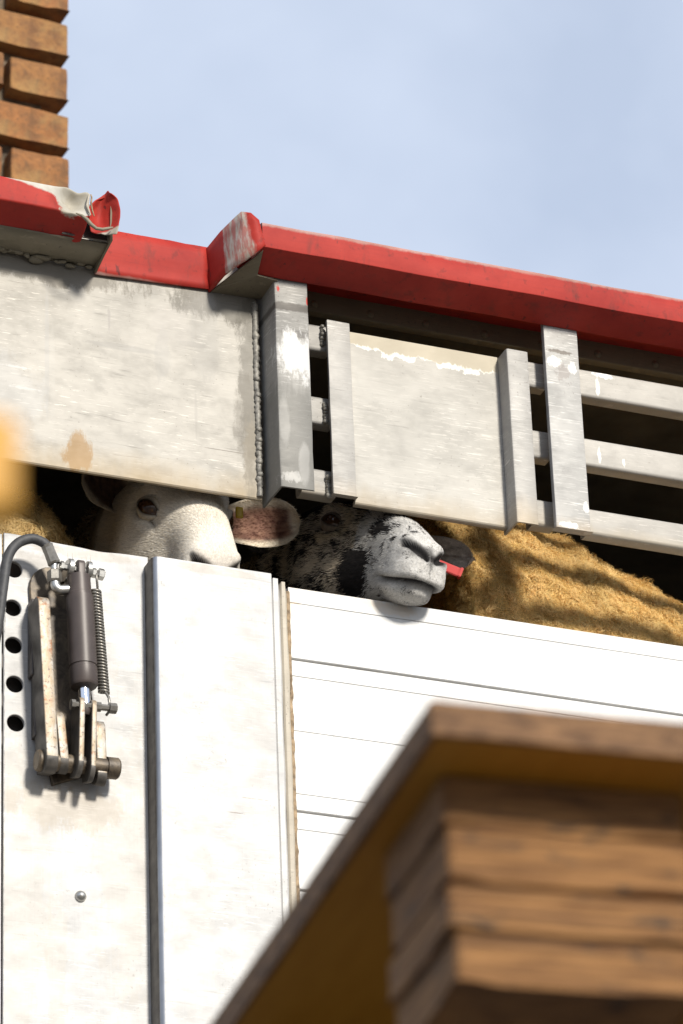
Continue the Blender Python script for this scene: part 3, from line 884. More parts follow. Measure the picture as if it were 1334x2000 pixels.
# hose with crimped ferrule, nut and elbow
def bez(pts, n=8):
    P = [Vector(p) for p in pts]
    P = [P[0] * 2 - P[1]] + P + [P[-1] * 2 - P[-2]]
    o_ = []
    for i in range(1, len(P) - 2):
        for k_ in range(n):
            t = k_ / n
            a, b, c_, d = P[i - 1], P[i], P[i + 1], P[i + 2]
            o_.append(.5 * ((2 * b) + (c_ - a) * t + (2 * a - 5 * b + 4 * c_ - d) * t * t + (3 * b - a - 3 * c_ + d) * t ** 3))
    o_.append(P[-2])
    return o_
tube('hose', bez([(-.700, .012, 3.70), (-.668, -.005, 3.95), (-.641, -.018, 4.13), (-.6315, -.022, 4.213), (-.6235, -.022, 4.270), (-.607, -.021, 4.301), (-.582, -.020, 4.316), (-.561, -.020, 4.313), (-.549, -.020, 4.303)]), .0088, M['rubber'], H, 14, 60)
rod('ferrule', (-.5530, -.020, 4.3085), (-.5395, -.020, 4.274), [(0, .0095), (.002, .0112), (.006, .0104), (.008, .0112), (.012, .0106), (.028, .0112), (.034, .0118), (.037, .010)], M['spring'], H, 8, 30)
rod('fitting_neck', (-.5405, -.020, 4.278), (-.5398, -.020, 4.255), [(0, .0065), (.023, .006)], M['zinc'], H, 14)
rod('hex_nut', (-.5398, -.020, 4.262), (-.5390, -.020, 4.240), [(0, .0105), (.002, .0126), (.019, .0126), (.022, .0108)], M['spring'], H, 6, 20)
tube('elbow', bez([(-.539, -.020, 4.242), (-.538, -.021, 4.232), (-.531, -.022, 4.226), (-.516, -.024, 4.228)], 5), [.0085] * 15 + [.0085], M['zinc'], H, 12, 60)

# ------------------------------------------------------------------ sheep
def lerp_prof(xs_, table):
    """smooth (cubic hermite) interpolation of table columns at xs_; table sorted by x descending"""
    t = np.array(table)[::-1]
    X = t[:, 0]
    res = []
    for c_ in range(1, t.shape[1]):
        Yv = t[:, c_]
        mslope = np.gradient(Yv, X)
        i = np.clip(np.searchsorted(X, xs_) - 1, 0, len(X) - 2)
        h = X[i + 1] - X[i]
        s = (xs_ - X[i]) / h
        res.append((2 * s**3 - 3 * s**2 + 1) * Yv[i] + (s**3 - 2 * s**2 + s) * h * mslope[i] + (-2 * s**3 + 3 * s**2) * Yv[i + 1] + (s**3 - s**2) * h * mslope[i + 1])
    return res

HEAD = [  # x, top, bottom, half width
    (.2900, -.080, -.090, .006), (.2885, -.066, -.104, .018), (.2850, -.054, -.114, .026), (.278, -.042, -.1215, .033), (.268, -.031, -.1265, .038),
    (.250, -.016, -.1305, .0425), (.225, .002, -.1285, .0430), (.195, .019, -.1235, .0445), (.160, .034, -.122, .0495), (.125, .046, -.128, .058),
    (.090, .054, -.137, .067), (.050, .060, -.148, .0735), (.010, .061, -.155, .072), (-.035, .054, -.160, .070), (-.075, .038, -.165, .074)]
NA = 96
def mouth_z(x): return -.1085 + .17 * np.clip(.285 - x, 0, 1) - .003 * np.sin(np.clip((.285 - x) / .073, 0, 1) * np.pi)
def seg_d(p, a, b):
    a, b = np.array(a), np.array(b)
    t_ = np.clip(((p - a) @ (b - a)) / ((b - a) @ (b - a)), 0, 1)
    return np.linalg.norm(p - a - t_[:, None] * (b - a), axis=1), t_
def nostril(p, s, k=1.0):
    d_, t_ = seg_d(p[:, 1:], (s * .0100, -.0675), (s * .0355, -.0500))
    return np.exp(-(d_ / (k * (.0050 + .0028 * np.sin(np.pi * t_) - .0010 * t_))) ** 4) / (1 + np.exp(-(p[:, 0] - .253) / .002))
def gauss(p, c, s):
    return np.exp(-(((p - np.array(c)) / np.array(s)) ** 2).sum(-1))

def sheep_mesh(Rm, t, sc, body, legs, rings_head=110, na=NA):
    """one surface from nose to rump.  body: list of (centre, half width, up, down, forward dir)"""
    u = np.linspace(0, 1, rings_head) ** 1.75
    xs_ = .2900 - .365 * u
    zt, zb, w = lerp_prof(xs_, HEAD)
    ang = np.linspace(0, 2 * np.pi, na, endpoint=False)
    V, local, ishead = [], [], []
    for i in range(rings_head):
        cz, hz = (zt[i] + zb[i]) / 2, (zt[i] - zb[i]) / 2
        ca, sa = np.cos(ang), np.sin(ang)
        e = .86
        vz = np.sign(ca) * np.abs(ca) ** e
        vy = np.sign(sa) * np.abs(sa) ** e
        # skull wider above, jaw narrower; muzzle rounder
        hf = np.clip((.20 - xs_[i]) / .12, 0, 1)
        wid = 1 + hf * (.10 * vz - .20 * np.clip(-vz, 0, 1) ** 2)
        P_ = np.stack([np.full(na, xs_[i]), w[i] * vy * wid, cz + hz * vz], -1)
        local.append(P_)
    L = np.concatenate(local)
    L0 = L.copy()
    # outward direction (radial)
    cen = np.repeat(np.stack([xs_ - .02 * (xs_ > .27), np.zeros_like(xs_), (zt + zb) / 2], -1), na, 0)
    Nn = L - cen
    Nn /= np.linalg.norm(Nn, axis=1, keepdims=True) + 1e-9
    d = np.zeros(len(L))
    for s in (-1, 1):
        d += -.010 * gauss(L, (.086, s * .066, .004), (.024, .03, .015))
        d += .0095 * gauss(L, (.078, s * .058, .028), (.024, .03, .011))
        d += .0045 * gauss(L, (.086, s * .066, -.018), (.022, .03, .008))
        d += -.005 * gauss(L, (.12, s * .055, -.012), (.020, .03, .012))       # tear groove
        d += .007 * gauss(L, (.05, s * .06, -.085), (.05, .04, .04))            # cheek
        d += -.006 * gauss(L, (.165, s * .045, -.045), (.035, .03, .03))        # hollow before the muzzle
        # nostril comma: wing outside, slit inside
        d += .0055 * gauss(L, (.264, s * .030, -.040), (.014, .014, .009))
        d += .0040 * gauss(L, (.270, s * .034, -.064), (.012, .010, .008))
        d += -.0105 * nostril(L, s)
        d += .0055 * gauss(L, (.262, s * .032, -.086), (.022, .02, .014))       # upper lip pad
    zm = mouth_z(L[:, 0])
    inm = 1 / (1 + np.exp(-(L[:, 0] - .212) / .004))
    d += -.0070 * np.exp(-((L[:, 2] - zm) / .0032) ** 2) * inm
    d += .0030 * np.exp(-((L[:, 2] - zm - .010) / .007) ** 2) * inm
    d += .0035 * np.exp(-((L[:, 2] - zm + .012) / .008) ** 2) * inm
    d += -.0045 * np.exp(-(L[:, 1] / .0024) ** 2) * (L[:, 0] > .262) * np.exp(-((L[:, 2] + .080) / .018) ** 2)
    d *= 1 / (1 + np.exp((L[:, 0] - .2893) / .0003))
    L = L + Nn * d[:, None]
    lowlip = 1 / (1 + np.exp((L[:, 2] - zm) / .0022)) * np.clip((L[:, 0] - .235) / .04, 0, 1)
    L[:, 0] -= .013 * lowlip
    Wd = (L * sc) @ Rm.T + t
    allv = [Wd]
    # neck and body rings
    f0 = Rm @ np.array([-1., 0, 0])
    prev_c = (np.array([-.075, 0, -.0635]) * sc) @ Rm.T + t
    stations = [(prev_c, .074 * sc[1], .1015 * sc[2], .1015 * sc[2], f0, Rm[:, 1], Rm[:, 2])]
    for (c_, hw, hu, hd) in body:
        stations.append((np.array(c_, float), hw, hu, hd, None, None, None))
    # catmull-rom through centres
    Cs = [s[0] for s in stations]
    rad_ = np.array([[s[1], s[2], s[3]] for s in stations])
    Pp = [Cs[0] * 2 - Cs[1]] + Cs + [Cs[-1] * 2 - Cs[-2]]
    SUB = 8
    lastl = Rm[:, 1].copy()
    for i in range(len(Cs) - 1):
        for q in range(1, SUB + 1):
            tt = q / SUB
            a, b, c_, d_ = Pp[i], Pp[i + 1], Pp[i + 2], Pp[i + 3]
            p = .5 * ((2 * b) + (c_ - a) * tt + (2 * a - 5 * b + 4 * c_ - d_) * tt**2 + (3 * b - a - 3 * c_ + d_) * tt**3)
            dv = .5 * ((c_ - a) + 2 * (2 * a - 5 * b + 4 * c_ - d_) * tt + 3 * (3 * b - a - 3 * c_ + d_) * tt**2)
            fw = -dv / np.linalg.norm(dv)
            s_ = tt * tt * (3 - 2 * tt)
            rr_ = rad_[i] * (1 - s_) + rad_[i + 1] * s_
            up = np.array([0, 0, 1.])
            lf = np.cross(up, fw)
            if np.linalg.norm(lf) < .2: lf = lastl
            lf = lf / np.linalg.norm(lf)
            g_ = min(1, (i * SUB + q) / 8)
            lf = lf * g_ + Rm[:, 1] * (1 - g_)
            lf -= fw * (lf @ fw); lf /= np.linalg.norm(lf)
            lastl = lf
            up = np.cross(fw, lf)
            ca, sa = np.cos(ang), np.sin(ang)
            allv.append(p + lf * (rr_[0] * sa)[:, None] + up * (np.where(ca > 0, rr_[1], rr_[2]) * ca)[:, None])
    V = np.concatenate(allv)
    nr = len(V) // na
    idx = np.arange(nr * na).reshape(nr, na)
    a = idx[:-1]; b = idx[1:]
    F = np.stack([a, np.roll(a, -1, 1), np.roll(b, -1, 1), b], -1).reshape(-1, 4)
    verts = V.tolist()
    faces = F.tolist()
    faces.append(idx[0].tolist()); faces.append(idx[-1][::-1].tolist())
    nh = rings_head * na
    base = len(verts)
    # legs
    for (top, foot, r0, r1) in legs:
        top, foot = Vector(top), Vector(foot)
        mid = top.lerp(foot, .5) + Vector((.0, .02, 0))
        pts_ = [top, top.lerp(mid, .5), mid, mid.lerp(foot, .5), foot + Vector((0, 0, .03)), foot]
        rs = [r0, r0 * .8, r0 * .55, r1, r1 * 1.15, r1 * 1.2]
        o0 = len(verts)
        for p, rr_ in zip(pts_, rs):
            for k_ in range(10):
                verts.append((p.x + rr_ * math.cos(k_ * .6283), p.y + rr_ * math.sin(k_ * .6283), p.z))
        for ri in range(5):
            for k_ in range(10):
                faces.append([o0 + ri * 10 + k_, o0 + ri * 10 + (k_ + 1) % 10, o0 + ri * 10 + 10 + (k_ + 1) % 10, o0 + ri * 10 + 10 + k_])
        faces.append([o0 + 50 + k_ for k_ in range(10)])
    me = bpy.data.meshes.new('body')
    me.from_pydata(verts, [], faces)
    bm = bmesh.new(); bm.from_mesh(me); bmesh.ops.recalc_face_normals(bm, faces=bm.faces[:]); bm.to_mesh(me); bm.free()
    me.update()
    Lfull = np.full((len(verts), 3), -9.)
    Lfull[:nh] = L0
    return me, Lfull, nh

def set_cols(me, cols):
    at_ = me.color_attributes.new('col', 'FLOAT_COLOR', 'POINT')
    c4 = np.ones((len(me.vertices), 4)); c4[:, :3] = cols
    at_.data.foreach_set('color', c4.ravel())

def mesh_arrays(me):
    n = len(me.vertices)
    co = np.zeros(n * 3); me.vertices.foreach_get('co', co)
    no = np.zeros(n * 3); me.vertices.foreach_get('normal', no)
    me.calc_loop_triangles()
    tr = np.zeros(len(me.loop_triangles) * 3, dtype=np.int32); me.loop_triangles.foreach_get('vertices', tr)
    return co.reshape(-1, 3), no.reshape(-1, 3), tr.reshape(-1, 3)

def sample(co, tr, n, mask=None):
    a, b, c_ = co[tr[:, 0]], co[tr[:, 1]], co[tr[:, 2]]
    ar = .5 * np.linalg.norm(np.cross(b - a, c_ - a), axis=1)
    if mask is not None: ar = ar * mask
    ti = rng.choice(len(tr), n, p=ar / ar.sum())
    r1, r2 = np.sqrt(rng.random(n)), rng.random(n)
    return ti, np.stack([1 - r1, r1 * (1 - r2), r1 * r2], -1)

def strands(name, root, nrm, flow, length, width, cols, curl, lift, segs, mat, parent, tipw=.25):
    """ribbons: root Nx3, nrm, flow (unit tangent), length N, cols Nx3"""
    N = len(root)
    nrm = nrm / (np.linalg.norm(nrm, axis=1, keepdims=True) + 1e-9)
    flow = flow - nrm * (flow * nrm).sum(1, keepdims=True)
    flow /= np.linalg.norm(flow, axis=1, keepdims=True) + 1e-9
    side = np.cross(nrm, flow)
    ph = rng.random(N) * 6.28
    P_ = []
    for s in range(segs + 1):
        f = s / segs
        w = f * length
        lf = (lift * f - .35 * lift * f * f) * length if np.ndim(lift) == 0 else lift * (f - .35 * f * f) * length
        p = root + flow * (w * (1 - .25 * lift if np.ndim(lift) == 0 else w * 0 + 1 - .25 * lift) * 1.0)[:, None] if False else root + flow * w[:, None] + nrm * lf[:, None]
        if np.ndim(curl) or curl:
            a = ph + f * 7.5
            p = p + side * ((np.sin(a) - np.sin(ph)) * curl)[:, None] + nrm * ((np.cos(a) - np.cos(ph)) * curl * .6)[:, None]
        P_.append(p)
    P_ = np.array(P_)                       # S+1,N,3
    # ribbon faces turned at random about the strand
    ra = (rng.random(N) - .5) * 1.1
    wv = side * np.cos(ra)[:, None] + nrm * np.sin(ra)[:, None]
    S = segs
    vs = np.zeros((N, 2 * S + 1, 3))
    for s in range(S):
        hw = width * (1 - (1 - tipw) * s / S) * .5
        hw = hw if np.ndim(hw) else np.full(N, hw)
        vs[:, 2 * s] = P_[s] - wv * hw[:, None]
        vs[:, 2 * s + 1] = P_[s] + wv * hw[:, None]
    vs[:, 2 * S] = P_[S]
    base = (np.arange(N) * (2 * S + 1))[:, None]
    tl = []
    for s in range(S - 1):
        tl += [(2 * s, 2 * s + 1, 2 * s + 3), (2 * s, 2 * s + 3, 2 * s + 2)]
    tl.append((2 * S - 2, 2 * S - 1, 2 * S))
    tl = np.array(tl)
    F = (base[:, :, None] + tl[None]).reshape(-1, 3)
    me = bpy.data.meshes.new(name)
    V = vs.reshape(-1, 3)
    me.vertices.add(len(V)); me.vertices.foreach_set('co', V.ravel())
    me.loops.add(F.size); me.loops.foreach_set('vertex_index', F.ravel().astype(np.int32))
    me.polygons.add(len(F)); me.polygons.foreach_set('loop_start', np.arange(0, F.size, 3, dtype=np.int32))
    me.update(calc_edges=True)
    at_ = me.color_attributes.new('col', 'FLOAT_COLOR', 'POINT')
    c4 = np.ones((N, 2 * S + 1, 4)); c4[:, :, :3] = cols[:, None, :]
    at_.data.foreach_set('color', c4.ravel())
    me.polygons.foreach_set('use_smooth', np.ones(len(F), dtype=bool))
    o = link(name, me, mat, parent)
    o['kind'] = 'stuff'
    return o

def vnoise(P_, sc, off=0.):
    return np.array([mnoise.noise(Vector((p[0] * sc + off, p[1] * sc + off * .7, p[2] * sc))) for p in P_])

def col_mat(name, rough=.85):
    k = NB(name)
    a = k.t.nodes.new('ShaderNodeAttribute'); a.attribute_name = 'col'
    k.done(a.outputs['Color'], rough, 0., .2)
    tr_ = k.t.nodes.new('ShaderNodeBsdfTranslucent')
    k.link(a.outputs['Color'], tr_.inputs['Color'])
    mx = k.t.nodes.new('ShaderNodeMixShader'); mx.inputs[0].default_value = .32
    k.link(k.b.outputs[0], mx.inputs[1]); k.link(tr_.outputs[0], mx.inputs[2])
    k.link(mx.outputs[0], k.o.inputs['Surface'])
    return k.m
M['skin'] = smooth_noise_col('sheep_skin')
M['hair'] = col_mat('sheep_hair')
k = NB('eyeball')
n = k.noise(k.co, 200, 3)
M['eye'] = k.done(k.mix(k.rng(n, .3, .7), (.030, .014, .007), (.075, .034, .014)), .08, 0, .6)
M['lid'] = mat_plain('eyelid_skin', (.022, .017, .014), .45, 0, .3, 100, .2)

def ear_mesh(name, base, tip, width, cupdir, cols_in, cols_out, rim, parent, depth=.35, sag=0., seed=0, narrow=.38):
    """leaf-shaped cupped ear; cupdir = direction the hollow faces"""
    base, tip, cup = Vector(base), Vector(tip), Vector(cupdir).normalized()
    ax = tip - base
    Ln = ax.length
    axn = ax.normalized()
    sd = axn.cross(cup).normalized()
    cup = sd.cross(axn).normalized()
    nu, nv_ = 26, 21
    vs, cin = [], []
    for i in range(nu):
        f = i / (nu - 1)
        w = width * .5 * (math.sin(math.pi * (f * (1 - narrow * .62) + narrow * .5)) ** .75 if f < 1 else 0)
        w = width * .5 * max(0, min(1, (narrow + (1 - narrow) * math.sin(min(f / .55, 1) * math.pi / 2)) * math.sqrt(max(0, 1 - max(0, (f - .5) / .5) ** 2.4))))
        for j in range(nv_):
            g_ = j / (nv_ - 1) * 2 - 1
            p = base + ax * f + sd * (w * g_) + cup * (width * depth * (g_ * g_ - .5) * (1 - .45 * f)) + cup * (sag * f * f * Ln)
            p += cup * (mnoise.noise(Vector((f * 5, g_ * 3, seed))) * .003)
            vs.append(p)
            edge = max(abs(g_), f ** 3)
            nn = mnoise.noise(Vector((f * 9, g_ * 6, seed + 5))) + .6 * mnoise.noise(Vector((f * 25, g_ * 14, seed + 2)))
            s_ = 1 / (1 + math.exp(-((1 - edge) - .30) * 24))
            ci = Vector(cols_in[0]).lerp(Vector(cols_in[1]), max(0, min(1, .5 + nn * .9)))
            cin.append(Vector(rim).lerp(ci, s_))
    faces = [(i * nv_ + j, i * nv_ + j + 1, (i + 1) * nv_ + j + 1, (i + 1) * nv_ + j) for i in range(nu - 1) for j in range(nv_ - 1)]
    n0 = len(vs)
    vs2 = []
    for i in range(nu):
        for j in range(nv_):
            g_ = j / (nv_ - 1) * 2 - 1
            vs2.append(vs[i * nv_ + j] - cup * (.0045 * math.sqrt(max(0, 1 - g_ * g_)) + .0006))
    faces += [(n0 + a, n0 + d_, n0 + c_, n0 + b) for a, b, c_, d_ in faces[:]]
    # rim closing
    for i in range(nu - 1):
        for j in (0, nv_ - 1):
            a = i * nv_ + j; b = a + nv_
            faces.append((a, b, n0 + b, n0 + a))
    me = bpy.data.meshes.new(name)
    me.from_pydata([tuple(v) for v in vs + vs2], [], faces)
    bm = bmesh.new(); bm.from_mesh(me); bmesh.ops.recalc_face_normals(bm, faces=bm.faces[:]); bm.to_mesh(me); bm.free()
    set_cols(me, np.array([tuple(c_) for c_ in cin] + [tuple(cols_out)] * len(vs2)))
    o = link(name, me, M['skin'], parent, True)
    # short hair along rim and back
    co, no, tr = mesh_arrays(me)
    ti, bc = sample(co, tr, 2200)
    root = (co[tr[ti]] * bc[..., None]).sum(1); nr = (no[tr[ti]] * bc[..., None]).sum(1)
    ca = np.array([tuple(c_) for c_ in cin] + [tuple(cols_out)] * len(vs2))
    cc = (ca[tr[ti]] * bc[..., None]).sum(1) * (.8 + .4 * rng.random((len(ti), 1)))
    strands(name + '_hair', root, nr, np.tile(np.array(axn), (len(ti), 1)) + .5 * (rng.random((len(ti), 3)) - .5), .003 + .004 * rng.random(len(ti)), .0010, cc, 0., .5, 2, M['hair'], o)
    return o

def eye(Rm, t, sc, s, parent, open_=1.0, lidcol=(.62, .56, .46)):
    Rv = Matrix(Rm.tolist())
    def W(p): return Rv @ Vector((p[0] * sc[0], p[1] * sc[1], p[2] * sc[2])) + Vector(t)
    c_ = Vector((.086, s * .0535, .003))
    bm = bmesh.new()
    bmesh.ops.create_uvsphere(bm, u_segments=28, v_segments=18, radius=.0195 * sc[1])
    bm.transform(Matrix.Translation(W(c_)))
    me = from_bm(bm, 'eye')
    e = link('eye', me, M['eye'], parent, True)
    # lids: a shell round the ball with an almond opening
    Rr = .0195 * sc[1]
    od = Vector((.58, s * .78, .12)).normalized()
    fx = Vector((1, 0, -.18)); fx = (fx - od * fx.dot(od)).normalized()
    fz = od.cross(fx) * (1 if s < 0 else -1)
    if fz.z < 0: fz = -fz
    nph, nth = 40, 9
    vs, cs = [], []
    for j in range(nth):
        g = j / (nth - 1)
        for i in range(nph):
            ph_ = 2 * math.pi * i / nph
            cx, cz = math.cos(ph_), math.sin(ph_)
            az_ = rad(31 * open_) if cz > 0 else rad(23 * open_)
            ax_ = rad(62)
            p_ = 1.35
            th0 = 1 / ((abs(cx) / ax_) ** p_ + (abs(cz) / az_) ** p_) ** (1 / p_)
            th = th0 + (rad(112) - th0) * g
            rr_ = Rr * (1.05 + .10 * math.sin(math.pi * min(g * 3, 1)) * (1.3 if cz > 0 else .8) - .10 * g)
            dl = od * math.cos(th) + (fx * cx + fz * cz) * math.sin(th)
            vs.append(W(c_) + (Rv @ dl) * rr_)
            cs.append(Vector((.016, .012, .010)).lerp(Vector(lidcol), max(0, min(1, (g - .05) / .10))))
    fs = [(j * nph + i, j * nph + (i + 1) % nph, (j + 1) * nph + (i + 1) % nph, (j + 1) * nph + i) for j in range(nth - 1) for i in range(nph)]
    me = bpy.data.meshes.new('eyelid')
    me.from_pydata([tuple(v) for v in vs], [], fs)
    set_cols(me, np.array([tuple(q) for q in cs]))
    link('eyelid', me, M['skin'], e, True)

def fur(name, me, Lf, nh, cfun, n, parent, Rm, sc, lmin=.006, lmax=.010, width=.0012, mask_fn=None, clump=0.):
    co, no, tr = mesh_arrays(me)
    tr = tr[(tr < nh).all(1)]
    lc = Lf[tr].mean(1)
    mk = mask_fn(lc) if mask_fn is not None else None
    ti, bc = sample(co, tr, n, mk)
    root = (co[tr[ti]] * bc[..., None]).sum(1); nr = (no[tr[ti]] * bc[..., None]).sum(1)
    lp = (Lf[tr[ti]] * bc[..., None]).sum(1)
    cols = cfun(lp, root, True)
    flow = np.tile(Rm @ np.array([-1, 0, -.25]), (n, 1))
    if clump:
        flow = flow + clump * np.array([mnoise.noise_vector(Vector(p) * 42)[:] for p in root])
    flow = flow + .35 * (rng.random((n, 3)) - .5)
    back = np.clip((.20 - lp[:, 0]) / .25, 0, 1)
    ln = (lmin + (lmax - lmin) * rng.random(n)) * (.7 + .8 * back) * (1 - .62 * np.clip((lp[:, 0] - .21) / .04, 0, 1))
    return strands(name, root, nr, flow, ln, width, cols, .0, .30, 3, M['hair'], parent)

def hair_mask(lc):
    m_ = np.ones(len(lc))
    m_ *= np.where(lc[:, 0] > .280, .6, 1)
    for s in (-1, 1):
        m_ *= 1 - .97 * gauss(lc, (.086, s * .064, .003), (.020, .03, .011))
        m_ *= 1 - .99 * np.clip(2.0 * nostril(lc, s, 1.25), 0, 1)
    m_ *= 1 - .85 * gauss(lc, (.284, 0, -.060), (.020, .040, .015))
    zm = mouth_z(lc[:, 0])
    m_ *= 1 - .9 * np.exp(-((lc[:, 2] - zm) / .005) ** 2) * (lc[:, 0] > .212)
    return np.clip(m_, 0.001, 1)

def dark_marks(lp):
    """0..1 where skin is bare and dark on any sheep: nostrils, mouth, eye rims, tear line"""
    m_ = np.zeros(len(lp))
    for s in (-1, 1):
        m_ = np.maximum(m_, 1.3 * nostril(lp, s, 1.5))
        m_ = np.maximum(m_, 1.1 * gauss(lp, (.086, s * .064, .002), (.024, .03, .010)))
        tl_ = (lp[:, 0] - .105)
        m_ = np.maximum(m_, .95 * np.exp(-((lp[:, 2] + .006 + tl_ * .55) / .0036) ** 2) * (tl_ > -.004) * np.exp(-(tl_ / .026) ** 2) * (s * lp[:, 1] > 0))
    zm = mouth_z(lp[:, 0])
    m_ = np.maximum(m_, 1.1 * np.exp(-((lp[:, 2] - zm) / .0042) ** 2) / (1 + np.exp(-(lp[:, 0] - .214) / .004)))
    m_ = np.maximum(m_, .7 * np.exp(-(lp[:, 1] / .0018) ** 2) * (lp[:, 0] > .266) * np.exp(-((lp[:, 2] + .082) / .014) ** 2))
    return np.clip(m_, 0, 1)

def axes(f, l, u_): return np.array([f, l, u_]).T

# ---- white-faced sheep
def white_col(lp, root, hair):
    n_ = len(lp)
    base = np.tile(np.array([.80, .745, .65]), (n_, 1))
    v = vnoise(root, 30)
    base *= (1 + .12 * v)[:, None]
    pink = np.clip((lp[:, 0] - .25) / .04, 0, 1)[:, None]
    base = base * (1 - pink * .25) + np.array([.42, .33, .29]) * pink * .25
    cheek = gauss(lp, (.10, -.06, -.05), (.05, .05, .03))[:, None] * .25
    base = base * (1 - cheek) + np.array([.60, .565, .505]) * cheek
    poll = np.clip((.035 - lp[:, 0]) / .05, 0, 1)[:, None]
    base = base * (1 - poll * .5) + np.array([.40, .31, .19]) * poll * .5
    d = dark_marks(lp)[:, None]
    nose = (gauss(lp, (.282, 0, -.062), (.012, .034, .014)) * .55)[:, None]
    base = base * (1 - nose) + np.array([.11, .09, .08]) * nose
    if hair: base *= (.80 + .4 * rng.random((n_, 1)))
    return base * (1 - d) + np.array([.020, .015, .012]) * d

S1 = empty('white_faced_sheep', (-.30, .75, 3.60))
tag(S1, 'white-faced sheep peering over the rail under the plain panel', 'sheep', 'sheep in the trailer')
R1 = axes((0.184066, -0.842452, -0.506354), (.98276689, .16664947, .07998248), (0.017002, -0.512350, 0.858608))
t1, sc1 = np.array([-0.26505, 0.16662, 4.51057]), np.array([.7825, 1.3041, 1.3041])
body1 = [((-.25, .40, 4.49), .125, .14, .15), ((-.265, .56, 4.37), .20, .22, .26), ((-.29, .80, 4.24), .235, .27, .29), ((-.31, 1.15, 4.22), .245, .29, .29), ((-.32, 1.45, 4.22), .22, .27, .26), ((-.32, 1.62, 4.22), .12, .16, .15), ((-.32, 1.68, 4.22), .02, .02, .02)]
legs1 = [((-.40, .66, 4.10), (-.40, .66, 3.60), .075, .03), ((-.16, .66, 4.10), (-.16, .66, 3.60), .075, .03), ((-.44, 1.42, 4.10), (-.44, 1.44, 3.60), .085, .03), ((-.20, 1.42, 4.10), (-.20, 1.44, 3.60), .085, .03)]
me1, L1, nh1 = sheep_mesh(R1, t1, sc1, body1, legs1)
co_ = np.array([v.co[:] for v in me1.vertices])
c1 = np.tile(np.array([.46, .36, .22]), (len(co_), 1))
c1[:nh1] = white_col(L1[:nh1], co_[:nh1], False)
set_cols(me1, c1)
b1 = link('body', me1, M['skin'], S1, True)
for s in (-1, 1): eye(R1, t1, sc1, s, S1)
fur('face_hair', me1, L1, nh1, white_col, 80000, b1, R1, sc1, .0045, .0080, .0009, hair_mask)

def hpt(Rm, t, sc, p): return Vector((Rm @ (np.array(p) * sc) + t).tolist())
ear_in = ((.11, .04, .03), (.34, .19, .13))
ear_mesh('ear', (-.150, .195, 4.520), (-.012, .165, 4.536), .098, (-.15, -.9, -.1), ear_in, (.60, .52, .40), (.80, .71, .57), S1, .22, .0, 3, .62)
ear_mesh('ear', (-.338, .185, 4.525), (-.415, .16, 4.585), .105, (.35, -.8, -.35), ((.06, .04, .03), (.14, .085, .06)), (.55, .47, .35), (.62, .54, .42), S1, .25, .0, 8, .55)
M['yellow_tag'] = mat_plain('yellow_plastic', (.62, .42, .03), .4, 0, .1, 40, .05)
M['red_tag'] = mat_plain('red_plastic', (.42, .014, .010), .65, 0, .08, 40, .05)
box('ear_tag', -.142, -.128, .146, .152, 4.515, 4.537, M['yellow_tag'], S1, .002)

# ---- speckled sheep
def speck_col(lp, root, hair):
    n_ = len(lp)
    v1 = vnoise(lp, 38, 3.3); v2 = vnoise(lp, 95, 9.1); v3 = vnoise(lp, 190, 1.7)
    x, y, z = lp[:, 0], lp[:, 1], lp[:, 2]
    # darkness field: pale muzzle and bridge side, black cheek, dark forehead, grizzled eye surround
    muz = 1 / (1 + np.exp(-(x - (.168 + .25 * np.clip(-z - .055, 0, .1)) + .02 * v1) / .010))
    dark = (1 - muz)
    band = np.clip(1 - np.abs((x - .195) / .055), 0, 1)
    dark = np.maximum(dark * .50, band * .75 * np.clip((z + .045) / .03, 0, 1))
    fore = np.clip((z - .012) / .02, 0, 1) * np.clip((.185 - x) / .03, 0, 1)
    dark = np.maximum(dark, .88 * fore)
    dark = np.maximum(dark, .62 * gauss(lp, (.280, 0, -.06), (.02, .035, .016)))
    dark = np.maximum(dark, .45 * gauss(lp, (.262, 0, -.088), (.02, .035, .012)))
    cheek = gauss(lp, (.150, -.05, -.080), (.034, .06, .048)) + gauss(lp, (.150, .05, -.080), (.034, .06, .048))
    cheek = np.clip(cheek + .22 * v1 + .12 * v2, 0, 2) * (cheek > .05)
    dark = np.maximum(dark, np.clip(cheek * 1.25, 0, 1))
    fleck = np.clip((v2 - .12) * 2.2, 0, 1) * .55 * np.clip((z + .085) / .04, 0, 1) * (x < .262)
    dark = np.maximum(dark, np.maximum(.16, fleck) * (x > .16))
    p_black = np.clip(dark + .42 * v1 * (dark > .1) * (cheek < .35) + .30 * v2 * (dark > .08) * (cheek < .3), 0, 1)
    ring = np.zeros(n_)
    for s in (-1, 1):
        rr_ = np.sqrt(((x - .090) / .036) ** 2 + ((z - .004) / .026) ** 2)
        ring = np.maximum(ring, np.exp(-((rr_ - 1.0) / .22) ** 2) * (x > .075) * (s * y > .02))
    p_black = np.clip((p_black - .5) * 1.9 + .5, 0, 1) * (1 - .75 * ring)
    if hair: blk = (rng.random(n_) < p_black ** 1.15).astype(float)
    else: blk = p_black
    pale = np.where((x > .15)[:, None], np.array([.60, .58, .545]), np.array([.58, .50, .39]))
    pale = pale * (1 + .15 * v2)[:, None]
    if ring.any(): pale = pale * (1 - ring[:, None] * .6) + np.array([.46, .38, .24]) * ring[:, None] * .6
    blkc = np.tile(np.array([.020, .018, .018]), (n_, 1)) + np.clip(v3, 0, 1)[:, None] * np.array([.03, .024, .02])
    c_ = pale * (1 - blk[:, None]) + blkc * blk[:, None]
    if hair: c_ *= (.75 + .5 * rng.random((n_, 1)))
    d = dark_marks(lp)[:, None]
    return c_ * (1 - d) + np.array([.014, .012, .012]) * d

